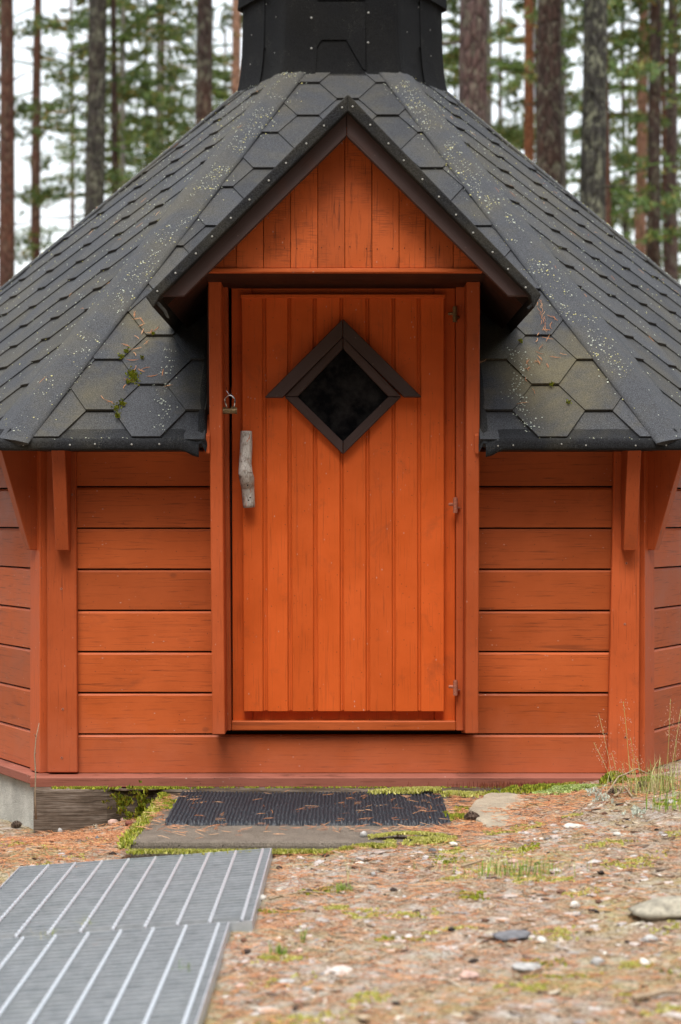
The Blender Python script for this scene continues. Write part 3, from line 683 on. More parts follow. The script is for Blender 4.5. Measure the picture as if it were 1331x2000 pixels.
def wrap(name, s0, s1, zlo, zhi, off=.006, ns=14, nz=14):
    """bent felt piece; zlo may be a function of s"""
    mb = MB(); f = zlo if callable(zlo) else (lambda s: zlo)
    for lay in (off, 0.0):
        for j in range(nz+1):
            for i in range(ns+1):
                s = s0+(s1-s0)*i/ns; z = f(s)+(zhi-f(s))*j/nz
                mb.v.append(tuple(perim(s, z, lay+(.0015*noise.noise(Vector((s*8, z*8, off*99)))+.001 if lay else 0))))
    W_ = ns+1; T_ = W_*(nz+1)
    for j in range(nz):
        for i in range(ns):
            mb.f.append((j*W_+i, j*W_+i+1, (j+1)*W_+i+1, (j+1)*W_+i) if s1 > s0 else (j*W_+i+1, j*W_+i, (j+1)*W_+i, (j+1)*W_+i+1))
    for i in range(ns): mb.f.append((i, T_+i, T_+i+1, i+1))
    for j in range(nz): mb.f.append((j*W_, (j+1)*W_, T_+(j+1)*W_, T_+j*W_)); mb.f.append((j*W_+ns, T_+j*W_+ns, T_+(j+1)*W_+ns, (j+1)*W_+ns))
    o = mk(name, mb, M['tower'], tw, smooth=False); return o
wrap('corner_wrap', -.11, -.36, lambda s: 2.955-.05*abs(abs(s)-.2365)/.12, 3.42, .007)
wrap('corner_wrap', .102, .36, lambda s: 2.955-.05*abs(abs(s)-.2365)/.12, 3.42, .007)
wrap('corner_wrap', -.455, -.62, 2.90, 3.39, .006)
wrap('corner_wrap', .455, .62, 2.90, 3.39, .006)
# front tab with its cut-out, side tabs
def tabx(name, pts, off, D=7.80):
    base = MB(); q = [P(x, y, D) for x, y in pts]
    q = [Vector((p.x, perim(p.x, p.z, off).y if abs(p.x) < .2 else p.y, p.z)) for p in q]
    base.prism(q, (0, .008, 0)); mk(name, base, M['tower'], tw)
tabx('tower_shingle', [(617, 4), (714, 4), (714, 140), (709, 137), (677, 79), (629, 79), (617, 96)], .006)
tabx('tower_shingle', [(618, -40), (713, -40), (713, 1), (618, 1)], .007)
for s in (-1, 1):
    wrap('tower_shingle', s*.345, s*.46, lambda q: 3.04+.10*sm(.37, .44, abs(q)), 3.33, .003, 10, 8)
    wrap('tower_shingle', s*.345, s*.455, lambda q: 3.30+.04*abs(q-.34*s)/.1, 3.39, .0045, 8, 4)
for x, y in ((608.5, 34), (608.5, 94.5), (720, 24), (719.5, 83)):
    q = P(x, y, 7.78); put_nail(Vector((q.x, perim(q.x, q.z, .009).y-.001, q.z)), tw, 1.5)
for x, y in ((491, 58), (491, 116), (542, 47), (542, 117), (841, 51), (841, 102), (792, 78), (817, 18), (521, 12)):
    q = P(x, y, 8.0); s = (abs(q.x)-.2365)/.5+.2365; s = s*(1 if q.x > 0 else -1); pp = perim(s, q.z, .008); put_nail(pp, tw, 1.0, math.radians(60 if q.x > 0 else -60))
# flashing where tower meets the roof
mk('tower_flashing', ringwall([(2.83, 1.27), (2.885, 1.17), (2.93, 1.115), (2.97, 1.07)], .003), M['band'], tw, smooth=True)

# ------------------------------------------------------------ lichen, moss and needles on the roof
def flake(mb, p, n, r, k=6):
    n = n.normalized(); a = n.cross(Vector((.3, .5, .2))).normalized(); b = n.cross(a); t0 = R.uniform(0, 6)
    vs = [p+n*r*.25]+[p+(a*math.cos(t0+i*math.tau/k)+b*math.sin(t0+i*math.tau/k))*r*R.uniform(.55, 1.2)-n*.0005 for i in range(k)]
    mb.add(vs, [(0, i+1, (i+1) % k+1) for i in range(k)])
li = MB(); lg = MB()
def on_hip(E, T, side, nrm, t, wd):
    ax = T-E; p = E+ax*t; d = (side-E); d = (d-ax.normalized()*d.dot(ax.normalized())).normalized()
    return p+d*wd
for (E, T, s1, s2, n1, n2) in ((C['fl'], C['Tfl'], C['fr'], C['sl'], nF, nL), (C['fr'], C['Tfr'], C['fl'], C['sr'], nF, nR)):
    for i in range(1600):
        t = R.random()**.75; 
        if R.random() < .72: side, nn_ = s1, n1
        else: side, nn_ = s2, n2
        wd = abs(R.gauss(.045, .035)) if side is s1 else abs(R.gauss(.0, .16)); 
        h = (.0165 if wd > .045 else .0145) if wd < .095 else .012
        r = R.choice((.0012, .0015, .002, .0025, .003,   .0042 if R.random() < .2 else .0016))
        if noise.noise(Vector((t*22, wd*12, E.x))) < -.12: continue
        flake(li if R.random() < .62 else lg, on_hip(E, T, side, nn_, t, wd)+nn_*h, nn_, r)
for (E, T, s1, n1) in ((C['sl'], C['Tsl'], C['fl'], nL), (C['sr'], C['Tsr'], C['fr'], nR)):
    for i in range(420):
        t = R.uniform(.1, 1); wd = abs(R.gauss(.03, .03)); flake(li if R.random() < .5 else lg, on_hip(E, T, s1, n1, t, wd)+n1*.012, n1, R.choice((.002, .003, .005)))
for (A_, B_, TA_, TB_, nn_) in ((C['sl'], C['fl'], C['Tsl'], C['Tfl'], nL), (C['fr'], C['sr'], C['Tfr'], C['Tsr'], nR)):
    for i in range(750):
        a, b = R.random(), R.random(); p = (A_.lerp(B_, a)).lerp(TA_.lerp(TB_, a), b); flake(li if R.random() < .4 else lg, p+nn_*.012, nn_, R.choice((.0015, .002, .003, .004)))
for i in range(260):     # pale streaks below the porch roof
    s = R.choice((-1, 1, 1)); vv_ = R.uniform(.02, .5); X = (s*(.60+.02*math.sin(vv_*20)) if s > 0 else -.60)+R.gauss(0, .02); flake(lg, A+u*(X-A.x)+v*vv_+n*.0125, n, R.choice((.0012, .002, .003)))
for i in range(150):
    s = R.choice((-1, 1)); X = s*R.uniform(.5, 1.1); flake(lg if R.random() < .5 else li, Vector((X if s > 0 else -abs(R.gauss(.82, .1)), -2.328+R.uniform(-.010, .012), EZ+R.uniform(-.004, .006))), Vector((0, -.3, 1)), R.choice((.0015, .002, .003)))
mk('roof_lichen', li, M['lichen'], kind='stuff'); mk('pale_roof_lichen', lg, M['greylichen'], kind='stuff')
def needle(mb, p, dr, n, L, wd, bend=.15):
    dr = (dr-n*dr.dot(n)).normalized(); s = n.cross(dr)*wd*.5; q = []
    bx = s.normalized()*L*bend
    for t, w_ in ((0, .6), (.35, 1), (.7, .9), (1, .3)):
        c = p+dr*(L*(t-.5))+bx*(4*t*(1-t)-.5)+n*(.001+.006*R.random()*0)
        q += [c-s*w_, c+n*wd*.5*w_, c+s*w_]
    fs = []
    for i in range(3):
        fs += [(i*3, i*3+1, (i+1)*3+1, (i+1)*3), (i*3+1, i*3+2, (i+1)*3+2, (i+1)*3+1)]
    mb.add(q, fs)
rn = MB()
def roofpt(px, py): 
    # point on the front roof plane seen at a pixel
    k = (v.z/v.y); D = (EZ-EYE-k*5.876)/((CY-py)/F-k); return P(px, py, D)+n*.013
for i in range(46):
    cx, cy, sx_, sy_ = R.choice(((285, 640, 22, 28), (275, 720, 35, 35), (1078, 640, 12, 22), (1060, 690, 35, 40), (250, 770, 40, 25), (1020, 740, 50, 50)))
    p = roofpt(R.gauss(cx, sx_*.7), min(845, R.gauss(cy, sy_*.7)))
    if abs(p.x) < .47: continue
    dd = Vector((R.gauss(0, 1), R.gauss(0, 1), R.gauss(0, 1.5)))
    for q in range(2): needle(rn, p, dd+Vector((R.gauss(0, .3), 0, R.gauss(0, .3))), n, R.uniform(.02, .045), .0018, R.uniform(-.2, .2))
for i in range(60):
    A_, B_, TA_, TB_, nn_ = R.choice(((C['sl'], C['fl'], C['Tsl'], C['Tfl'], nL), (C['fr'], C['sr'], C['Tfr'], C['Tsr'], nR)))
    a, b = R.random(), R.random(); p = (A_.lerp(B_, a)).lerp(TA_.lerp(TB_, a), b); needle(rn, p+nn_*.013, Vector((R.gauss(0, 1), R.gauss(0, 1), R.gauss(0, 1))), nn_, .035, .002)
for i in range(22):
    p = roofpt(1051+R.uniform(-6, 6)+i*.6, 590+i*3); needle(rn, p+n*.004*R.random(), Vector((R.gauss(0, .2), 0, -1)), n, .03, .0016, R.uniform(-.2, .2))
mk('needles_on_roof', rn, M['needle'], kind='stuff')
def tuft(mb, p, n, h, k=5, spread=.6, wd=.0018):
    for i in range(k):
        a = R.uniform(0, math.tau); d = (Vector((math.cos(a), math.sin(a), 0))*spread*R.random()+n).normalized()
        s = d.cross(Vector((math.cos(a*3), math.sin(a*3), .2))).normalized()*wd
        b = p+Vector((R.gauss(0, h*.3), R.gauss(0, h*.3), 0)); L = h*R.uniform(.6, 1.2)
        mb.add([b-s, b+s, b+d*L*.6+s*1.2, b+d*L, b+d*L*.6-s*1.2], [(0, 1, 2, 3, 4)])
rm = MB()
for cx, cy, r, k in ((248, 692, 3, 30), (238, 703, 3.5, 30), (259, 736, 7, 90), (252, 752, 4, 30), (240, 795, 5, 40), (232, 818, 4, 30), (262, 748, 10, 40), (278, 705, 3, 10), (1017, 673, 3, 12), (1076, 756, 4, 14), (1110, 790, 4, 14), (228, 805, 7, 26), (300, 658, 2, 8)):
    for i in range(k): tuft(rm, roofpt(R.gauss(cx, r*.6), R.gauss(cy, r*.6)), n, .006, 4)
mk('roof_moss', rm, M['moss'], kind='stuff')

# ------------------------------------------------------------ step, mat, flagstone
def slabmesh(pts, ztop, zbot, name, mat, label, cat, amp=.003, seed=0):
    mb = MB(); n_ = len(pts); out = []
    for i in range(n_):
        a, b = Vector(pts[i]), Vector(pts[(i+1) % n_]); K = max(2, int((b-a).length/.03))
        for k in range(K): q = a.lerp(b, k/K); out.append(q)
    c = sum(out, Vector((0, 0)))/len(out); m_ = len(out)
    def ring(sc_, dz, am):
        return [(c.x+(q.x-c.x)*(1)+(q.x-c.x)/((q-c).length)*(sc_)+am*noise.noise(Vector((q.x*20, q.y*20, seed))), c.y+(q.y-c.y)+(q.y-c.y)/((q-c).length)*sc_+am*noise.noise(Vector((q.x*20, q.y*20, seed+5))), dz+am*.4*noise.noise(Vector((q.x*12, q.y*12, seed+9)))) for q in out]
    for sc_, z in ((0, zbot), (0, ztop-.012), (-.004, ztop-.003), (-.012, ztop)): mb.v += ring(sc_, z, amp)
    for j in range(3): mb.f += [(j*m_+i, j*m_+(i+1) % m_, (j+1)*m_+(i+1) % m_, (j+1)*m_+i) for i in range(m_)]
    mb.v.append((c.x, c.y, ztop)); mb.f += [(3*m_+i, 3*m_+(i+1) % m_, 4*m_) for i in range(m_)]
    o = mk(name, mb, M[mat]); tag(o, label, cat); return o
slabmesh([(-.603, -3.10), (.1, -3.11), (.50, -3.04), (.52, -2.262), (-.58, -2.262)], .126, -.05, 'step_slab', 'slab', 'flat dark concrete step slab under the doormat in front of the door', 'step', .005)
slabmesh([(.42, -2.95), (.55, -2.93), (.66, -2.62), (.63, -2.36), (.48, -2.31), (.39, -2.6)], .146, 0, 'flagstone', 'patch', 'pale bare flagstone in the needles right of the doormat', 'stone', .02, 3)
mt = MB(); X0, X1, Y0, Y1 = -.533, .326, -2.835, -2.262
NX, NY = 520, 190; ribs = 72
mth = .015
for j in range(NY+1):
    for i in range(NX+1):
        tx, ty = i/NX, j/NY; x = X0+(X1-X0)*tx; y = Y0+(Y1-Y0)*ty
        wv = .0045*noise.noise(Vector((x*24, y*22, 0)))+.0012*noise.noise(Vector((x*70, y*80, 2)))
        ph_ = (x+wv-X0)/(X1-X0)*ribs; rr_ = abs(math.sin(ph_*math.pi)); idr = int(ph_)
        bead = .5+.5*math.sin(y*470+idr*2.4+2*noise.noise(Vector((idr*3.3, y*20, 0))))
        h = mth*(.25+.75*rr_**.6)*(.45+.55*bead)+.0022*noise.noise(Vector((x*90, y*90, 5)))
        if j in (0, NY) or i in (0, NX): h = -.004
        ee = .006*noise.noise(Vector((x*60, j > NY/2, 1)))*(1 if j < 4 else 0)
        mt.v.append((x+.004*noise.noise(Vector((y*50, i > 200, 3)))*(i < 3 or i > NX-3), y+ee, .128+h+.004*noise.noise(Vector((x*3, y*3, 0)))))
mt.f = [(j*(NX+1)+i, j*(NX+1)+i+1, (j+1)*(NX+1)+i+1, (j+1)*(NX+1)+i) for j in range(NY) for i in range(NX)]
tag(mk('doormat', mt, M['mat'], smooth=True), 'black ribbed rubber doormat strewn with needles on the step slab', 'doormat')

# ------------------------------------------------------------ steel gratings
def grating(org, nu, L, label, off=0):
    o = root('steel_grating', org, label, 'grating', 'steel gratings laid on the path')
    U = Vector((-1, -.002, -.0737)).normalized(); V = Vector((-.0117, -1, -.004)).normalized(); Nn = V.cross(U).normalized()
    if Nn.z < 0: Nn = -Nn
    W_ = nu*.0755+.03
    def bar(a, b, th, h, top=0):
        d = (b-a).normalized(); s = Nn.cross(d).normalized()*th*.5
        return MB().prism([a-s+Nn*top, a+s+Nn*top, a+s+Nn*(top-h), a-s+Nn*(top-h)], b-a)
    for k, (a, b) in enumerate(((org, org+U*W_), (org+V*L, org+V*L+U*W_), (org, org+V*L), (org+U*W_, org+U*W_+V*L))):
        mk('frame_bar', bar(a, b, .004, .028, .0015), M['galv'], o)
    nb = int(L/.0333)
    for i in range(1, nb):
        mk('bearing_bar', bar(org+V*(i*.0333)+U*.003, org+V*(i*.0333)+U*(W_-.003), .0032, .025, R.uniform(-.0006, .0006)), M['galv'], o)
    for k in range(nu):
        us = .024+k*.0755; mb = MB(); K = nb*4; sq = .0048
        for i in range(K+1):
            c = org+U*us+V*(.006+(L-.012)*i/K)+Nn*.0005; th = i*math.pi/8+.4
            for q in range(4):
                t = th+q*math.pi/2; mb.v.append(tuple(c+U*math.cos(t)*sq+Nn*math.sin(t)*sq))
        mb.f = [(i*4+j, i*4+(j+1) % 4, (i+1)*4+(j+1) % 4, (i+1)*4+j) for i in range(K) for j in range(4)]
        mk('twisted_rod', mb, M['rod'], o)
    return o
grating(Vector((-.2005, -3.15, .116)), 9, .895, 'steel walkway grating nearer the step, touching its mossy front edge')
grating(Vector((-.262, -4.052, .1115)), 9, 1.0, 'lower steel walkway grating at the bottom edge of the photo')

# ------------------------------------------------------------ litter on the ground
def blocked(x, y, m_=0):
    if -.98 < x < -.19+m_ and -4.06 < y < -3.14: return True
    if -1.05 < x < -.25+m_ and -5.1 < y < -4.04: return True
    if y > -2.26: return True
    return False
def surf(x, y):
    z = gz(x, y)
    if -.6 < x < .5 and -3.08 < y < -2.26: z = max(z, .1275)
    if -.53 < x < .32 and -2.83 < y < -2.26: z = .137
    return z
nd = MB()
def pile(n_, cx, cy, sx_, sy_, wd=.0019):
    keep = .85 if n_ < 70 else .12
    for i in range(n_):
        x, y = R.gauss(cx, sx_), R.gauss(cy, sy_)
        if blocked(x, y) or abs(x) > 1.5: continue
        if -.545 < x < .335 and -2.85 < y and R.random() > keep: continue
        a = R.gauss(0, .9) if R.random() < .6 else R.uniform(0, 6.3)
        d = Vector((math.cos(a), math.sin(a), R.gauss(0, .12))); nn_ = Vector((R.gauss(0, .15), R.gauss(0, .15), 1)).normalized()
        for q in range(2 if R.random() < .6 else 1): needle(nd, Vector((x, y, surf(x, y)+R.uniform(.001, .008))), d+Vector((0, R.gauss(0, .25), 0)), nn_, R.uniform(.022, .05), wd, R.uniform(-.15, .15))
for i in range(21000):
    x = R.uniform(-1.2, 1.25); y = R.uniform(-5.0, -2.25)
    if blocked(x, y): continue
    if -.6 < x < .5 and -3.1 < y and R.random() < .965: continue
    if noise.noise(Vector((x*1.6, y*2.2, 8))) < -.25: continue
    if x > -.1 and y < -3.2 and R.random() < .42: continue
    a = R.gauss(0, .8) if R.random() < .6 else R.uniform(0, 6.3)
    needle(nd, Vector((x, y, surf(x, y)+R.uniform(.0005, .006))), Vector((math.cos(a), math.sin(a), R.gauss(0, .1))), Vector((R.gauss(0, .15), R.gauss(0, .15), 1)).normalized(), R.uniform(.02, .05), .0019, R.uniform(-.15, .15))
pile(1500, -.85, -2.55, .2, .22); pile(650, .42, -2.6, .09, .25); pile(700, .95, -2.55, .28, .18); pile(60, -.1, -2.9, .3, .06); pile(45, -.1, -2.55, .3, .15); pile(300, .36, -2.95, .12, .06)
mk('pine_needles', nd, M['needle'], kind='stuff')
ICO = None
def ico():
    bm = bmesh.new(); bmesh.ops.create_icosphere(bm, subdivisions=1, radius=1); vs = [v_.co.copy() for v_ in bm.verts]; fs = [tuple(q.index for q in f.verts) for f in bm.faces]; bm.free(); return vs, fs
ICO = ico()
def stone(mb, p, sx_, sy_, sz, geo=None):
    vs, fs = geo or ICO; a = R.uniform(0, 6.3); ca, sa = math.cos(a), math.sin(a); t = R.uniform(0, 99); out = []
    for q in vs:
        k = 1+.5*noise.noise(q*1.3+Vector((t, 0, 0))); x, y, z = q.x*sx_*k, q.y*sy_*k, q.z*sz*k; out.append((p.x+x*ca-y*sa, p.y+x*sa+y*ca, p.z+z))
    mb.add(out, fs)
gv = MB(); bk = MB(); dk = MB()
M['debris_shade'] = island('debris_and_shade_bits', [(0, (.012, .009, .008, 1)), (.7, (.06, .035, .025, 1)), (1, (.14, .07, .045, 1))], .8)
for i in range(6500):
    x = R.uniform(-1.25, 1.3); y = -5.05+2.75*R.random()
    if R.random() < .45: continue
    if blocked(x, y, .01) or (-.62 < x < .5 and y > -3.12): continue
    dens = noise.noise(Vector((x*1.3+3, y*1.5, 2)))
    if dens < -.15 and R.random() < .8: continue
    if y > -2.9 and R.random() < .75: continue
    r = min(.022, .003+.0028*R.expovariate(1)); stone(gv, Vector((x, y, gz(x, y)-r*.05)), r*R.uniform(.9, 1.9), r, r*R.uniform(.25, .6))
mk('gravel', gv, M['gravel'], kind='stuff')
for i in range(4200):
    x = R.uniform(-1.25, 1.3); y = R.uniform(-5.0, -2.3)
    if blocked(x, y, .01) or (-.62 < x < .5 and y > -3.12): continue
    L = R.choice((.006, .008, .012, .02)); a = R.gauss(0, .7); z = gz(x, y)+.002
    d = Vector((math.cos(a), math.sin(a), R.gauss(0, .15)))*L; s_ = Vector((-math.sin(a), math.cos(a), R.gauss(0, .2)))*L*R.uniform(.2, .5); c = Vector((x, y, z))
    bk.prism([c-d, c-s_+d*.1, c+d, c+s_*R.uniform(.4, 1)], (0, 0, -.003))
for i in range(330):  # dark scraps that also stand in for shadowed crevices in the litter
    x = R.uniform(-1.25, 1.3); y = R.uniform(-5.0, -2.3)
    if blocked(x, y, .01) or (-.62 < x < .5 and y > -3.12): continue
    r = R.choice((.003, .004, .006, .010)); stone(dk, Vector((x, y, gz(x, y)+r*.2)), r*R.uniform(.8, 1.8), r, r*.6)
mk('debris_and_shade_bits', dk, M['debris_shade'], kind='stuff')
mk('bark_flakes', bk, M['bark_bit'], kind='stuff')
# twigs
def stick(pts, r, name, label, mat='bark_bit'):
    mb = MB(); P_ = []
    for i in range(len(pts)-1):
        for t in (0, .33, .66): P_.append(Vector(pts[i]).lerp(Vector(pts[i+1]), t)+Vector((R.gauss(0, r*.4), R.gauss(0, r*.4), R.gauss(0, r*.3))))
    P_.append(Vector(pts[-1])); mb.tube(P_, [r*(1-.55*i/len(P_)) for i in range(len(P_))], 6)
    return tag(mk(name, mb, M[mat], smooth=True), label, name.replace('_', ' '))
def gp(px, py, dz=0):
    """point of the ground seen at a pixel"""
    D = 3.0
    while D < 6.3:
        q = P(px, py, D)
        if q.z <= surf(q.x, q.y): break
        D += .01
    q.z = surf(q.x, q.y)+dz; return q
stick([gp(820, 1642, .004), gp(850, 1634, .01), gp(885, 1634, .008), gp(925, 1640, .004)], .003, 'twig', 'thin grey twig curving over the yellow moss right of centre')
stick([gp(1180, 1558, .008), gp(1210, 1535, .03), gp(1245, 1527, .04), gp(1300, 1535, .02)], .0035, 'twig', 'dark bent twig beside the two cones at the right wall')
stick([gp(1200, 1560, .006), gp(1217, 1548, .018), gp(1235, 1560, .006)], .005, 'twig', 'short dark forked twig between the two cones at the right wall')
stick([gp(525, 1760, .004), gp(590, 1748, .01), gp(660, 1752, .006)], .003, 'twig', 'thin dark twig on the ground right of the upper grating')
stick([gp(1240, 1965, .01), gp(1290, 1952, .016), gp(1360, 1950, .01)], .007, 'twig', 'thick reddish stick in the bottom right corner')
stick([gp(900, 1698, .005), gp(940, 1690, .012)], .004, 'twig', 'short reddish twig lying left of the middle grass tuft')

ds = MB(); base = P(71, 1600, 5.86); ps = [base, P(69, 1560, 5.86), P(70, 1510, 5.86), P(68, 1475, 5.86), P(71, 1440, 5.86), P(77, 1412, 5.86)]
ds.tube(ps, [.0028, .0026, .0025, .0022, .0018, .001], 6)
ds.tube([ps[3], ps[3]+Vector((.006, -.004, .01))], .001, 5); ds.tube([ps[4], ps[4]+Vector((-.006, -.004, .012))], .001, 5)
tag(mk('dry_stalk', ds, M['bark_bit'], smooth=True), 'thin dry upright stalk in front of the left wall corner', 'stalk')
# stones that stand out
def ico2(n_=3):
    bm = bmesh.new(); bmesh.ops.create_icosphere(bm, subdivisions=n_, radius=1); vs = [v_.co.copy() for v_ in bm.verts]; fs = [tuple(q.index for q in f.verts) for f in bm.faces]; bm.free(); return vs, fs
I3 = ico2(3); I2 = ico2(2)
def smat(name, c, sp=.35): return simple(name, c, .8, vary=sp, sc=55, bump=.5)
SG, SW, SP_, SDk = smat('grey_stone', (.34, .33, .32, 1)), smat('white_stone', (.54, .51, .46, 1), .3), smat('pink_stone', (.45, .30, .25, 1)), smat('dark_stone', (.13, .13, .14, 1))
SB = smat('beige_rock', (.27, .245, .19, 1), .5); SRd = smat('red_stone', (.20, .07, .05, 1))
def rock(px, py, w_px, hr, mat, label, dr=.8, name='stone'):
    q = gp(px, py); r = w_px/F*(q.y+DC)/2; mb = MB()
    stone(mb, Vector((q.x, q.y, q.z+r*hr*.35)), r, r*dr, r*hr, I3 if w_px > 40 else I2)
    return tag(mk(name, mb, mat, smooth=True), label, 'stone')
rk = MB(); q = gp(1290, 1806); stone(rk, Vector((.775, -4.15, gz(.775, -4.15)+.006)), .135, .08, .028, I3); tag(mk('rock', rk, SB, smooth=True), 'large flat lichen-grey rock at the right edge of the foreground', 'rock')
for a in ((512, 1762-4, 20, .6, SW, 'small white pebble close to the right edge of the upper grating'), (545, 1741, 10, .6, SW, 'tiny white pebble beyond the dark twig right of the grating'),
          (117, 1627, 14, .9, SG, 'upright pale grey stone near the weathered timber'), (222, 1610, 22, .7, SP_, 'pinkish stone in front of the moss hollow'), (242, 1604, 16, .6, SP_, 'flat pink stone behind the brown one, by the slab corner'),
          (253, 1612, 18, .7, SRd, 'dark reddish-brown stone at the slab corner'), (122, 1672, 20, .5, SG, 'pale grey stone left of the upper grating corner'), (190, 1640, 10, 1, SDk, 'small black stone among needles left of the slab'),
          (710, 1634, 15, 1.1, SG, 'small pale stone standing on the slab in front of the mat'), (845, 1665, 16, .8, SDk, 'small black stone below the yellow moss'), (1085, 1627, 12, .6, SG, 'small round grey stone left of the pale wedge stone'),
          (1120, 1617, 40, .3, SW, 'long pale wedge-shaped stone right of the flagstone'), (1003, 1690+1085*0-6, 24, .4, SP_, 'pinkish stone left of the white pebble pair'), (1045, 1643, 10, .7, SW, 'left white pebble of the pair'), (1057, 1641, 12, .6, SW, 'right white pebble of the pair'),
          (1123, 1772, 24, .7, SW, 'round white pebble in the middle of the right foreground'), (1126, 1790, 20, .8, SG, 'small bluish stone below the round white pebble'), (1000, 1832, 76, .22, SDk, 'large flat dark grey stone in the right foreground'),
          (1058, 1840, 26, .6, SW, 'knobbly white stone right of the flat dark stone'), (1024, 1895, 56, .35, SG, 'broad grey stone at the bottom right of centre'), (915, 1912, 44, .4, SP_, 'long pale pinkish stone at the bottom centre'),
          (858, 1822, 16, .6, SW, 'small white stone left of the flat dark stone'), (1168, 1885, 34, .5, SG, 'rounded grey stone beneath the large rock'), (1260, 1885, 28, .6, SW, 'white pebble below the right rock'),
          (1270, 1839, 36, .5, SG, 'grey stone just under the large rock'), (600, 1935, 22, .5, SG, 'pale stone beside the lower grating'), (470, 1938-10, 20, .5, SP_, 'pink pebble at the right rim of the lower grating'),
          (585, 1860, 14, .6, SP_, 'tiny pink pebble by the small bright grass tuft'), (1205, 1632, 18, .6, SW, 'white stone at the foot of the grass clump'), (560, 1922, 40, .2, SG, 'thin pale stone sliver below the bright grass tuft'),
          (730, 1710, 14, .6, SG, 'grey pebble right of the green sprig'), (1180, 1740, 26, .35, SB, 'flat beige pebble left of the large rock'), (790, 1756, 12, .7, SG, 'small stone under the middle of the yard')):
    rock(*a)
# cones
def cone(px, py, size, ang, label):
    q = gp(px, py); o = root('pine_cone', q, label, 'pine cone', 'fallen pine cones'); mb = MB()
    ax = Vector((math.cos(ang), math.sin(ang)*.6, .15)).normalized(); c = q+Vector((0, 0, size*.3)); a = ax.cross(Vector((0, 0, 1))).normalized(); b = ax.cross(a)
    k = 0
    for i in range(11):
        t = i/10; r = size*.36*math.sin(math.pi*(.12+.84*t))**.8
        for j in range(8):
            th = (j+.5*(i % 2))*math.tau/8; d = a*math.cos(th)+b*math.sin(th); p0 = c+ax*(t-.5)*size; tip = p0+d*r*1.12+ax*size*.07; s_ = ax.cross(d)*r*.42
            mb.add([p0+d*r*.3-s_*.5, p0+d*r*.3+s_*.5, tip+s_*.8, tip+d*.001+ax*size*.04, tip-s_*.8, tip-ax*size*.05], [(0, 1, 2, 3, 4), (0, 4, 5), (5, 2, 1), (4, 3, 2, 5), (0, 5, 1)])
    mk('scale', mb, M['cone'], o, kind='stuff')
    mk('cone_core', MB().tube([c-ax*size*.45, c, c+ax*size*.45], [size*.1, size*.22, size*.06], 8), M['cone'], o)
cone(921, 1606, .045, -.6, 'fallen pine cone by the right front corner of the doormat')
cone(1200, 1556, .04, .2, 'left pine cone of the two against the right wall trim')
cone(1253, 1543, .04, .8, 'right pine cone of the two against the right wall trim')
cone(32, 1617, .035, .1, 'pine cone half buried in needles at the left edge')
# moss
ms = MB(); pm = MB(); lf = MB(); rd = MB()
def patch(mb, n_, cx, cy, sx_, sy_, h, dz=0, lo=None, nn_=Vector((0, 0, 1)), wd=.0018, zf=None, k=4):
    for i in range(n_):
        x, y = cx+sx_*R.uniform(-1, 1)*R.random()**.3, cy+sy_*R.uniform(-1, 1)*R.random()**.3
        if zf is None and y > -2.255: y = -2.255
        z = (zf if zf is not None else surf(x, y)); bulge = dz*(1-((x-cx)/sx_)**2)*(1-min(1, abs((y-cy)/sy_))**2)
        if noise.noise(Vector((x*28, y*28, 3))) < -.22: continue
        tuft(mb, Vector((x, y, z+max(0, bulge))), nn_, h, k, .8, wd)
patch(ms, 900, -.72, -2.235, .26, .012, .008, zf=.146); patch(ms, 500, 0, -2.222, .95, .012, .005, zf=.147)
for i in range(620):    # hollow in the timber
    t_ = R.random(); x = -.735+.12*t_+R.gauss(0, .028); z = .115-.06*t_+R.gauss(0, .022)
    if noise.noise(Vector((x*30, z*30, 1))) < -.1: continue
    if x < -.80 or x > -.57: continue
    tuft(ms, Vector((x, -2.262-(.14-z)*.35+R.uniform(-.012, .012), z)), Vector((0, -.6, .8)), .014, 4, .7, .0022)
patch(ms, 700, -.62, -2.30, .05, .035, .010, .01)
for i in range(1500):    # left edge and front edge of the slab
    t = R.random(); x = -.60-.03*R.random()+.03*t; y = -3.12+.84*t
    tuft(ms if R.random() < .6 else pm, Vector((x+R.uniform(-.012, .012), y, .105+.02*R.random())), Vector((-.2, 0, 1)), .011, 4, .8)
for i in range(2200):
    x = R.uniform(-.6, .15); tuft(pm if R.random() < .7 else ms, Vector((x, -3.12-abs(R.gauss(0, .012)), max(gz(x, -3.12), .098)+.002)), Vector((0, -.2, 1)), .011, 4, .8)
patch(pm, 1900, .20, -3.07, .13, .055, .007, .016, wd=.002); patch(pm, 500, .5, -3.0, .1, .05, .006)
patch(ms, 300, -.56, -2.45, .02, .10, .007)
patch(pm, 1300, .28, -2.285, .2, .03, .012, .012); patch(ms, 900, .62, -2.30, .16, .04, .012, .015)
patch(lf, 900, .74, -2.36, .12, .06, .008, .012, wd=.003); patch(ms, 900, .90, -2.30, .05, .04, .013, .035); patch(ms, 500, 1.0, -2.27, .1, .03, .01, .01)
patch(ms, 350, .36, -2.72, .05, .07, .008, .006); patch(ms, 260, .40, -2.55, .05, .05, .007); patch(pm, 200, -.38, -3.13, .2, .02, .012)
for i in range(300):
    x = R.gauss(.66, .14); tuft(rd, Vector((x, -2.245+R.uniform(-.02, .015), .15)), Vector((0, 0, 1)), .022, 2, .25, .0009)
for i in range(110):   # greenish mats scattered over the yard
    x, y = R.uniform(-1.1, 1.2), R.uniform(-4.9, -2.5)
    if blocked(x, y, .03) or (-.62 < x < .5 and y > -3.1): continue
    patch(R.choice((ms, pm, pm)), R.randint(30, 110), x, y, R.uniform(.03, .1), R.uniform(.015, .06), .006)
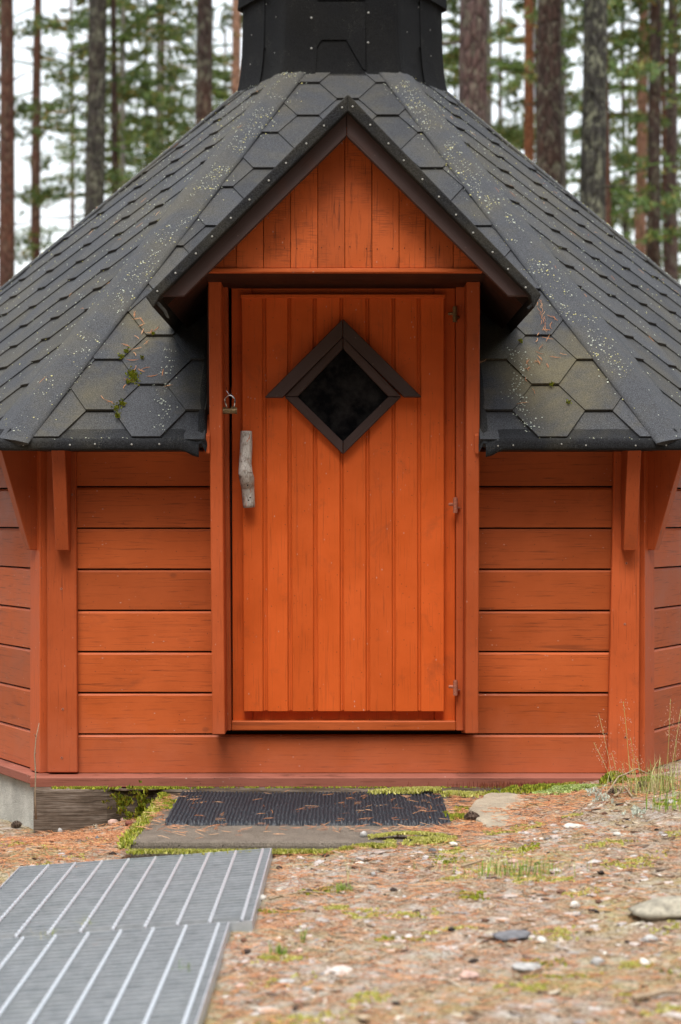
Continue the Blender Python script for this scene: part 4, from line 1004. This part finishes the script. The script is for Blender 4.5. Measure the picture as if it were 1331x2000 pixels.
mk('moss', ms, M['moss'], kind='stuff'); mk('yellow_moss', pm, M['palemoss'], kind='stuff'); mk('leafy_lichen', lf, M['leafgreen'], kind='stuff'); mk('red_moss_stalks', rd, M['redmoss'], kind='stuff')
gl = MB()
for cx, cy, k in ((200, 1598, 60), (185, 1610, 40), (170, 1592, 30), (985, 1553, 40), (1165, 1550, 50), (1175, 1560, 30), (1245, 1590, 40)):
    for i in range(k):
        q = gp(R.gauss(cx, 10), R.gauss(cy, 5), .003); tuft(gl, q, Vector((0, 0, 1)), .01, 3, 1, .002)
mk('reindeer_lichen', gl, M['greylichen'], kind='stuff')
# grass tufts
def blade(mb, p, d, L, wd, droop):
    q = []; K = 6; side = d.cross(Vector((0, 0, 1))).normalized()*wd*.5
    for i in range(K+1):
        t = i/K; c = p+Vector((d.x, d.y, 0))*L*(t*.35*d.length+droop*t*t*.5)+Vector((0, 0, 1))*L*(t-droop*.45*t*t*t); w_ = (1-t**2)*.95+.05; q += [c-side*w_, c+side*w_]
    mb.add(q, [(i*2, i*2+1, i*2+3, i*2+2) for i in range(K)])
def grass(px, py, nb, L, spread, label, mat='grass', wd=.0022, pos=None, droop=(.2, 1.1)):
    q = pos or gp(px, py); mb = MB()
    for i in range(nb):
        a = R.uniform(0, math.tau); d = Vector((math.cos(a), math.sin(a), 0))*R.uniform(.1, 1); blade(mb, q+Vector((R.gauss(0, spread), R.gauss(0, spread*.6), 0)), d, L*R.uniform(.4, 1.15), wd*R.uniform(.6, 1.2), R.uniform(*droop))
    tag(mk('grass_tuft', mb, M[mat]), label, 'grass tuft', 'grass tufts in the yard'); return q
grass(668, 1742, 90, .034, .016, 'bright green grass tuft in the middle, right of the upper grating', wd=.002)
grass(549, 1867, 60, .035, .008, 'small bright green tuft between the lower grating and the stones', wd=.0022)
grass(592, 1843, 24, .05, .004, 'few thin upright blades right of the small bright tuft')
grass(1010, 1710, 170, .055, .055, 'wide sparse tuft of light green grass right of centre', 'grass', .0022)
grass(958, 1715, 20, .05, .03, 'thin straggling blades left of the wide sparse tuft', 'drygrass', .002)
grass(850, 1700, 10, .05, .03, 'few yellowish blades left of centre right', 'drygrass', .0016)
grass(1290, 1640, 210, .13, .06, 'tall pale grass clump against the right wall corner', 'drygrass', .0022, Vector((.99, -2.62, gz(.99, -2.62))))
grass(1320, 1700, 60, .10, .04, 'green grass blades below the tall clump at the right edge', 'grass', .0026, Vector((.97, -3.05, gz(.97, -3.05))))
grass(1240, 1530, 50, .05, .03, 'short green grass at the foot of the right corner board', 'grass', .002, Vector((1.03, -2.36, gz(1.03, -2.36))))
grass(90, 1835, 16, .06, .012, 'small grass sprout growing through the seam of the gratings at the left', 'drygrass', .002, Vector((-.69, -4.05, .055)))
grass(205, 1790, 22, .065, .012, 'grass sprout growing through the upper grating', 'drygrass', .002, Vector((-.60, -3.93, .05)))
grass(405, 1915, 14, .03, .012, 'green blades poking through the right part of the lower grating', 'grass', .002, Vector((-.33, -4.45, .10)))
st = root('seeding_grass', (1.0, -2.6, .15), 'tall thin grass stalks with pinkish seed heads at the right wall', 'grass stalks')
sm_ = MB(); sh = MB()
for (bx, tx, ty) in ((1215, 1170, 1395), (1235, 1218, 1370), (1250, 1232, 1440), (1225, 1195, 1470), (1290, 1310, 1365), (1285, 1330, 1385), (1260, 1245, 1480), (1240, 1160, 1450), (1300, 1322, 1440), (1270, 1210, 1500)):
    D = 5.55; a = P(bx, 1640, D); b = P(tx, ty, D); m_ = a.lerp(b, .5)+Vector((.01, 0, .01)); K = 8
    pp = [a.lerp(m_, t/4).lerp(m_.lerp(b, t/4), t/4) if False else (a*(1-t/K)**2+m_*2*(t/K)*(1-t/K)+b*(t/K)**2) for t in range(K+1)]
    sm_.tube(pp, .0007, 4, False)
    for i in range(46):
        t = R.uniform(.72, 1); c = a*(1-t)**2+m_*2*t*(1-t)+b*t*t; c = c+Vector((R.gauss(0, 1), R.gauss(0, 1), R.gauss(0, .6)))*.012*(1.1-abs(t-.86)*3); stone(sh, c, .0011, .0011, .002)
mk('stalk', sm_, M['drygrass'], st); mk('seed_head', sh, M['seed'], st, kind='stuff')
sp = MB(); 
for k_ in range(5):
    q = gp(680, 1730); blade(sp, q, Vector((R.uniform(-.5, .5), .2, 0)), .09, .0016, .5)
tag(mk('grass_tuft', sp, M['drygrass']), 'pale lone blades in front of the slab centre', 'grass tuft', 'grass tufts in the yard')
# dead leaves on the gratings
for i, (px_, py_, lab) in enumerate(((153, 1698, 'small orange dead leaf on the far part of the upper grating'), (131, 1836, 'curled brown leaf at the left seam of the gratings'), (190, 1850, 'brown leaf scrap on the lower grating near the seam'))):
    D_ = [5.0, 4.15, 4.05][i]; q = P(px_, py_, D_); mb = MB(); r = .012
    for k in range(3):
        a = k*2.1; d = Vector((math.cos(a), math.sin(a), .3)); s_ = Vector((-math.sin(a), math.cos(a), 0)); mb.prism([q, q+d*r*.6+s_*r*.5, q+d*r*1.4, q+d*r*.6-s_*r*.5], (0, 0, -.001))
    tag(mk('dead_leaf', mb, M['needle']), lab, 'dead leaf')

# ------------------------------------------------------------ forest
RT2 = random.Random(21)
def crown_mesh(name, seed, z0, z1, Rm, nb, tufts, mat, nl=.10, nw=.016):
    r_ = random.Random(seed); mb = MB()
    for i in range(nb):
        t = (i+r_.random())/nb; z = z0+(z1-z0)*t; L = Rm*(1-.75*t**1.5)*r_.uniform(.5, 1.1); a = r_.uniform(0, math.tau)
        d = Vector((math.cos(a), math.sin(a), r_.uniform(-.18, .28))); p0 = Vector((0, 0, z)); pts = [p0+d*L*k/5+Vector((0, 0, -.12*L*(k/5)**2+r_.gauss(0, .03))) for k in range(6)]
        for k in range(5):
            q, w_ = pts[k], .022*(1-k/6); s_ = Vector((0, 0, w_)); s2 = Vector((-math.sin(a)*w_, math.cos(a)*w_, 0)); mb.add([q-s_, q+s2, q+s_, pts[k+1]+s_*.8, pts[k+1]-s_*.8], [(0, 1, 3, 4), (1, 2, 3)])
        for k in range(tufts):
            u_ = .25+.75*r_.random()**.7; bi = min(4, int(u_*5)); c = pts[bi].lerp(pts[bi+1], u_*5-bi)
            sd_ = Vector((r_.gauss(0, 1), r_.gauss(0, 1), r_.gauss(0, .35))).normalized(); c = c+sd_*L*.22*r_.random()**.5*(1.1-.4*u_)+Vector((0, 0, .03))
            ax = (sd_+d*.6+Vector((0, 0, .5))).normalized()
            for j in range(9):
                nd_ = (ax*.5+Vector((r_.gauss(0, 1), r_.gauss(0, 1), r_.gauss(0, 1))).normalized()).normalized(); l_ = nl*r_.uniform(.7, 1.3); s_ = nd_.cross(Vector((r_.random(), r_.random(), r_.random()))).normalized()*nw
                mb.add([c-s_, c+s_, c+nd_*l_], [(0, 1, 2)])
    me = bpy.data.meshes.new(name); me.from_pydata(mb.v, [], mb.f); me.materials.append(M[mat]); return me
CR_hi = [crown_mesh('crown', s, 8.6, 15, 2.2, 26, 42, 'foliage') for s in (1, 2)]
CR_lo = [crown_mesh('crown', s, 2.4, 13.5, 2.3, 44, 46, 'foliage', .11, .018) for s in (11, 12, 13)]
CR_mid = [crown_mesh('crown', s, 5.2, 14, 2.0, 28, 40, 'foliage', .11, .018) for s in (31, 32)]
CR_gr = [crown_mesh('crown', s, 3.0, 14, 2.2, 34, 34, 'foliage2', .11, .016) for s in (41, 42)]
def trunk_mesh(seed, r0, H, lx, ly, stubs=9):
    r_ = random.Random(seed); mb = MB(); K = 34; k = 14; pts = []
    ph1, ph2 = r_.uniform(0, 6), r_.uniform(0, 6)
    cen = lambda t: Vector((lx*t*H+.05*math.sin(t*5+ph1)-.05*math.sin(ph1), ly*t*H+.04*math.sin(t*4+ph2)-.04*math.sin(ph2), t*H))
    for i in range(K+1):
        t = i/K; c = cen(t); r = r0*(1-.62*t)*(1+.25*math.exp(-t*40))
        for j in range(k):
            th = j*math.tau/k; rr_ = r*(1+.07*noise.noise(Vector((math.cos(th)*2, math.sin(th)*2, t*H*1.5+seed)))+.04*noise.noise(Vector((math.cos(th)*6, math.sin(th)*6, t*H*5+seed)))); mb.v.append((c.x+math.cos(th)*rr_, c.y+math.sin(th)*rr_, c.z))
    mb.f = [(i*k+j, i*k+(j+1) % k, (i+1)*k+(j+1) % k, (i+1)*k+j) for i in range(K) for j in range(k)]
    for i in range(stubs):
        t = r_.uniform(.14, .6); a = r_.uniform(0, math.tau); c = cen(t); L = r_.uniform(.15, .9)
        d = Vector((math.cos(a), math.sin(a), r_.uniform(-.2, .3))); mb.tube([c+d*r0*.4, c+d*L*.5+Vector((0, 0, -.02)), c+d*L+Vector((0, 0, r_.uniform(-.12, .06)))], [.016, .011, .004], 5)
    me = bpy.data.meshes.new('trunk'); me.from_pydata(mb.v, [], mb.f); me.polygons.foreach_set('use_smooth', [True]*len(me.polygons)); return me
tcache = {}
def tree(px, D, dia, bk_, crown, label, lean=0, H=16, group='pine trees of the forest behind the hut', key=None, rot=None, sc=1):
    x = (px-CX)/F*D; o = root('pine_tree', (x, D-DC, 0), label, 'pine tree', group)
    k = key if key is not None else (px, D)
    if k not in tcache:
        me = trunk_mesh(int(abs(px)*7+D*3) if key is None else key[0], dia/2, H, lean, 0); me.materials.append(BK[bk_]); tcache[k] = me
    t = bpy.data.objects.new('trunk', tcache[k]); COL.objects.link(t); t.parent = o
    c = bpy.data.objects.new('crown', crown); COL.objects.link(c); c.parent = o; c.rotation_euler = (0, 0, rot if rot is not None else RT2.uniform(0, 6.3)); c.scale = (sc, sc, 1); c.location = (lean*H*.55, 0, 0)
    return o
# px at y=250, px width, bark, crown, label, lean
TR = [(6, 33, .30, 'red', 0, 'reddish thick pine cut by the left edge of the photo', 0), (77, 22, .24, 'red', 1, 'straight slim red-brown pine, second from the left edge', 0),
 (136, 12, .2, 'red', 0, 'thin dark red pine just left of the thick lichen-spotted one', 0), (161, 42, .34, 'darklichen', 1, 'thick dark pine with lichen spots above the left roof slope', .018),
 (182, 18, .24, 'red', 0, 'reddish pine hidden partly behind the thick lichen-spotted one', 0), (291, 11, .18, 'dark', 1, 'very thin dark pine left of the pale grey trunk', 0),
 (301, 17, .22, 'grey', 0, 'pale grey-barked pine beside a reddish one above the left slope', .002), (314, 15, .24, 'red', 1, 'reddish pine touching the pale grey trunk on its right', 0),
 (335, 10, .17, 'grey', 0, 'thin grey pine standing alone between the grey pair and the brown pine', 0), (383, 38, .30, 'dark', 1, 'dark brown pine left of the smoke tower', .004),
 (438, 11, .2, 'red', 0, 'thin brown pine next to the pinkish trunk by the tower', 0), (453, 23, .24, 'tan', 1, 'pinkish tan pine immediately left of the smoke tower', 0),
 (910, 60, .36, 'purple', 0, 'widest purple-brown pine immediately right of the smoke tower', 0), (939, 14, .22, 'orange', 1, 'thin reddish pine behind the right side of the widest pine', 0),
 (1019, 24, .24, 'orange', 0, 'slim orange-red pine between the widest and the dark pine', .006), (1080, 53, .34, 'dark', 1, 'thick dark brown pine above the right slope', 0),
 (1145, 53, .34, 'lichen', 0, 'thick grey pine covered in pale lichen above the right slope', .004), (1250, 25, .25, 'tan', 1, 'slim light tan pine right of the lichen-covered one', 0),
 (1282, 30, .28, 'dark', 0, 'dark pine right of the light tan one', 0), (1322, 26, .26, 'purple', 1, 'brown pine cut by the right edge of the photo', 0)]
for px_, wpx, dia, bk_, ci, lab, ln in TR:
    D = dia*.86*F/wpx; tree(px_, D, dia, bk_, CR_hi[ci], lab, ln, sc=RT2.uniform(.9, 1.1))
BT_ = [(-60, 40), (215, 30), (250, 38), (238, 52), (400, 33), (418, 50), (500, 45), (600, 50), (740, 47), (850, 42), (890, 48), (965, 31), (985, 43), (1045, 37), (1110, 33), (1190, 28), (1215, 40), (1235, 50), (1305, 34), (1340, 44), (1400, 38), (-130, 33), (270, 58), (430, 60), (930, 57), (1010, 58), (1170, 47), (1265, 57), (1380, 57), (1480, 45)]
kinds = [('small green pine with low needle-covered branches deep in the forest', CR_lo), ('distant pine with a ragged mid-height crown deep in the forest', CR_mid), ('distant grey-green spruce-like tree deep in the forest', CR_gr)]
for i, (px_, D) in enumerate(BT_):
    right = px_ > 870; kd = 0 if (right and i % 4 != 3) or px_ in (215, 250, 400, 238) else (1 if i % 2 else 2)
    lab, cr = kinds[kd]; o = tree(px_, D, .16, ['red', 'dark', 'grey'][i % 3], cr[i % len(cr)], lab, 0, 15, 'far trees seen through the trunks', key=(i % 3+1, 'far', i % 3), sc=RT2.uniform(.85, 1.25))

# the far edge of the forest on the near side of the clearing (unseen, added to darken the low sky and the pane's reflection)
tl = MB(); r3 = random.Random(5)
for i in range(27000):
    a = math.radians(r3.uniform(-205, 25)); rad = r3.uniform(20, 36); x, y = math.cos(a)*rad, -6+math.sin(a)*rad*.9
    z = r3.uniform(.5, 18)*(1-.2*r3.random()); c = Vector((x, y, z)); nd_ = Vector((r3.gauss(0, 1), r3.gauss(0, 1), r3.gauss(0, .6))).normalized(); s_ = nd_.cross(Vector((r3.random(), r3.random(), r3.random()))).normalized()*r3.uniform(.4, .9)
    tl.add([c-s_, c+s_, c+nd_*r3.uniform(.6, 1.4)], [(0, 1, 2)])
for i in range(120):
    a = math.radians(-205+230*i/120+r3.uniform(-.8, .8)); rad = r3.uniform(22, 36); x, y = math.cos(a)*rad, -6+math.sin(a)*rad*.9; tl.tube([(x, y, -.1), (x, y, 14)], [.18, .08], 6)
mk('unseen_treeline', tl, simple('dark_forest_green', (.035, .055, .025, 1), .7, vary=.4, sc=2), kind='stuff')
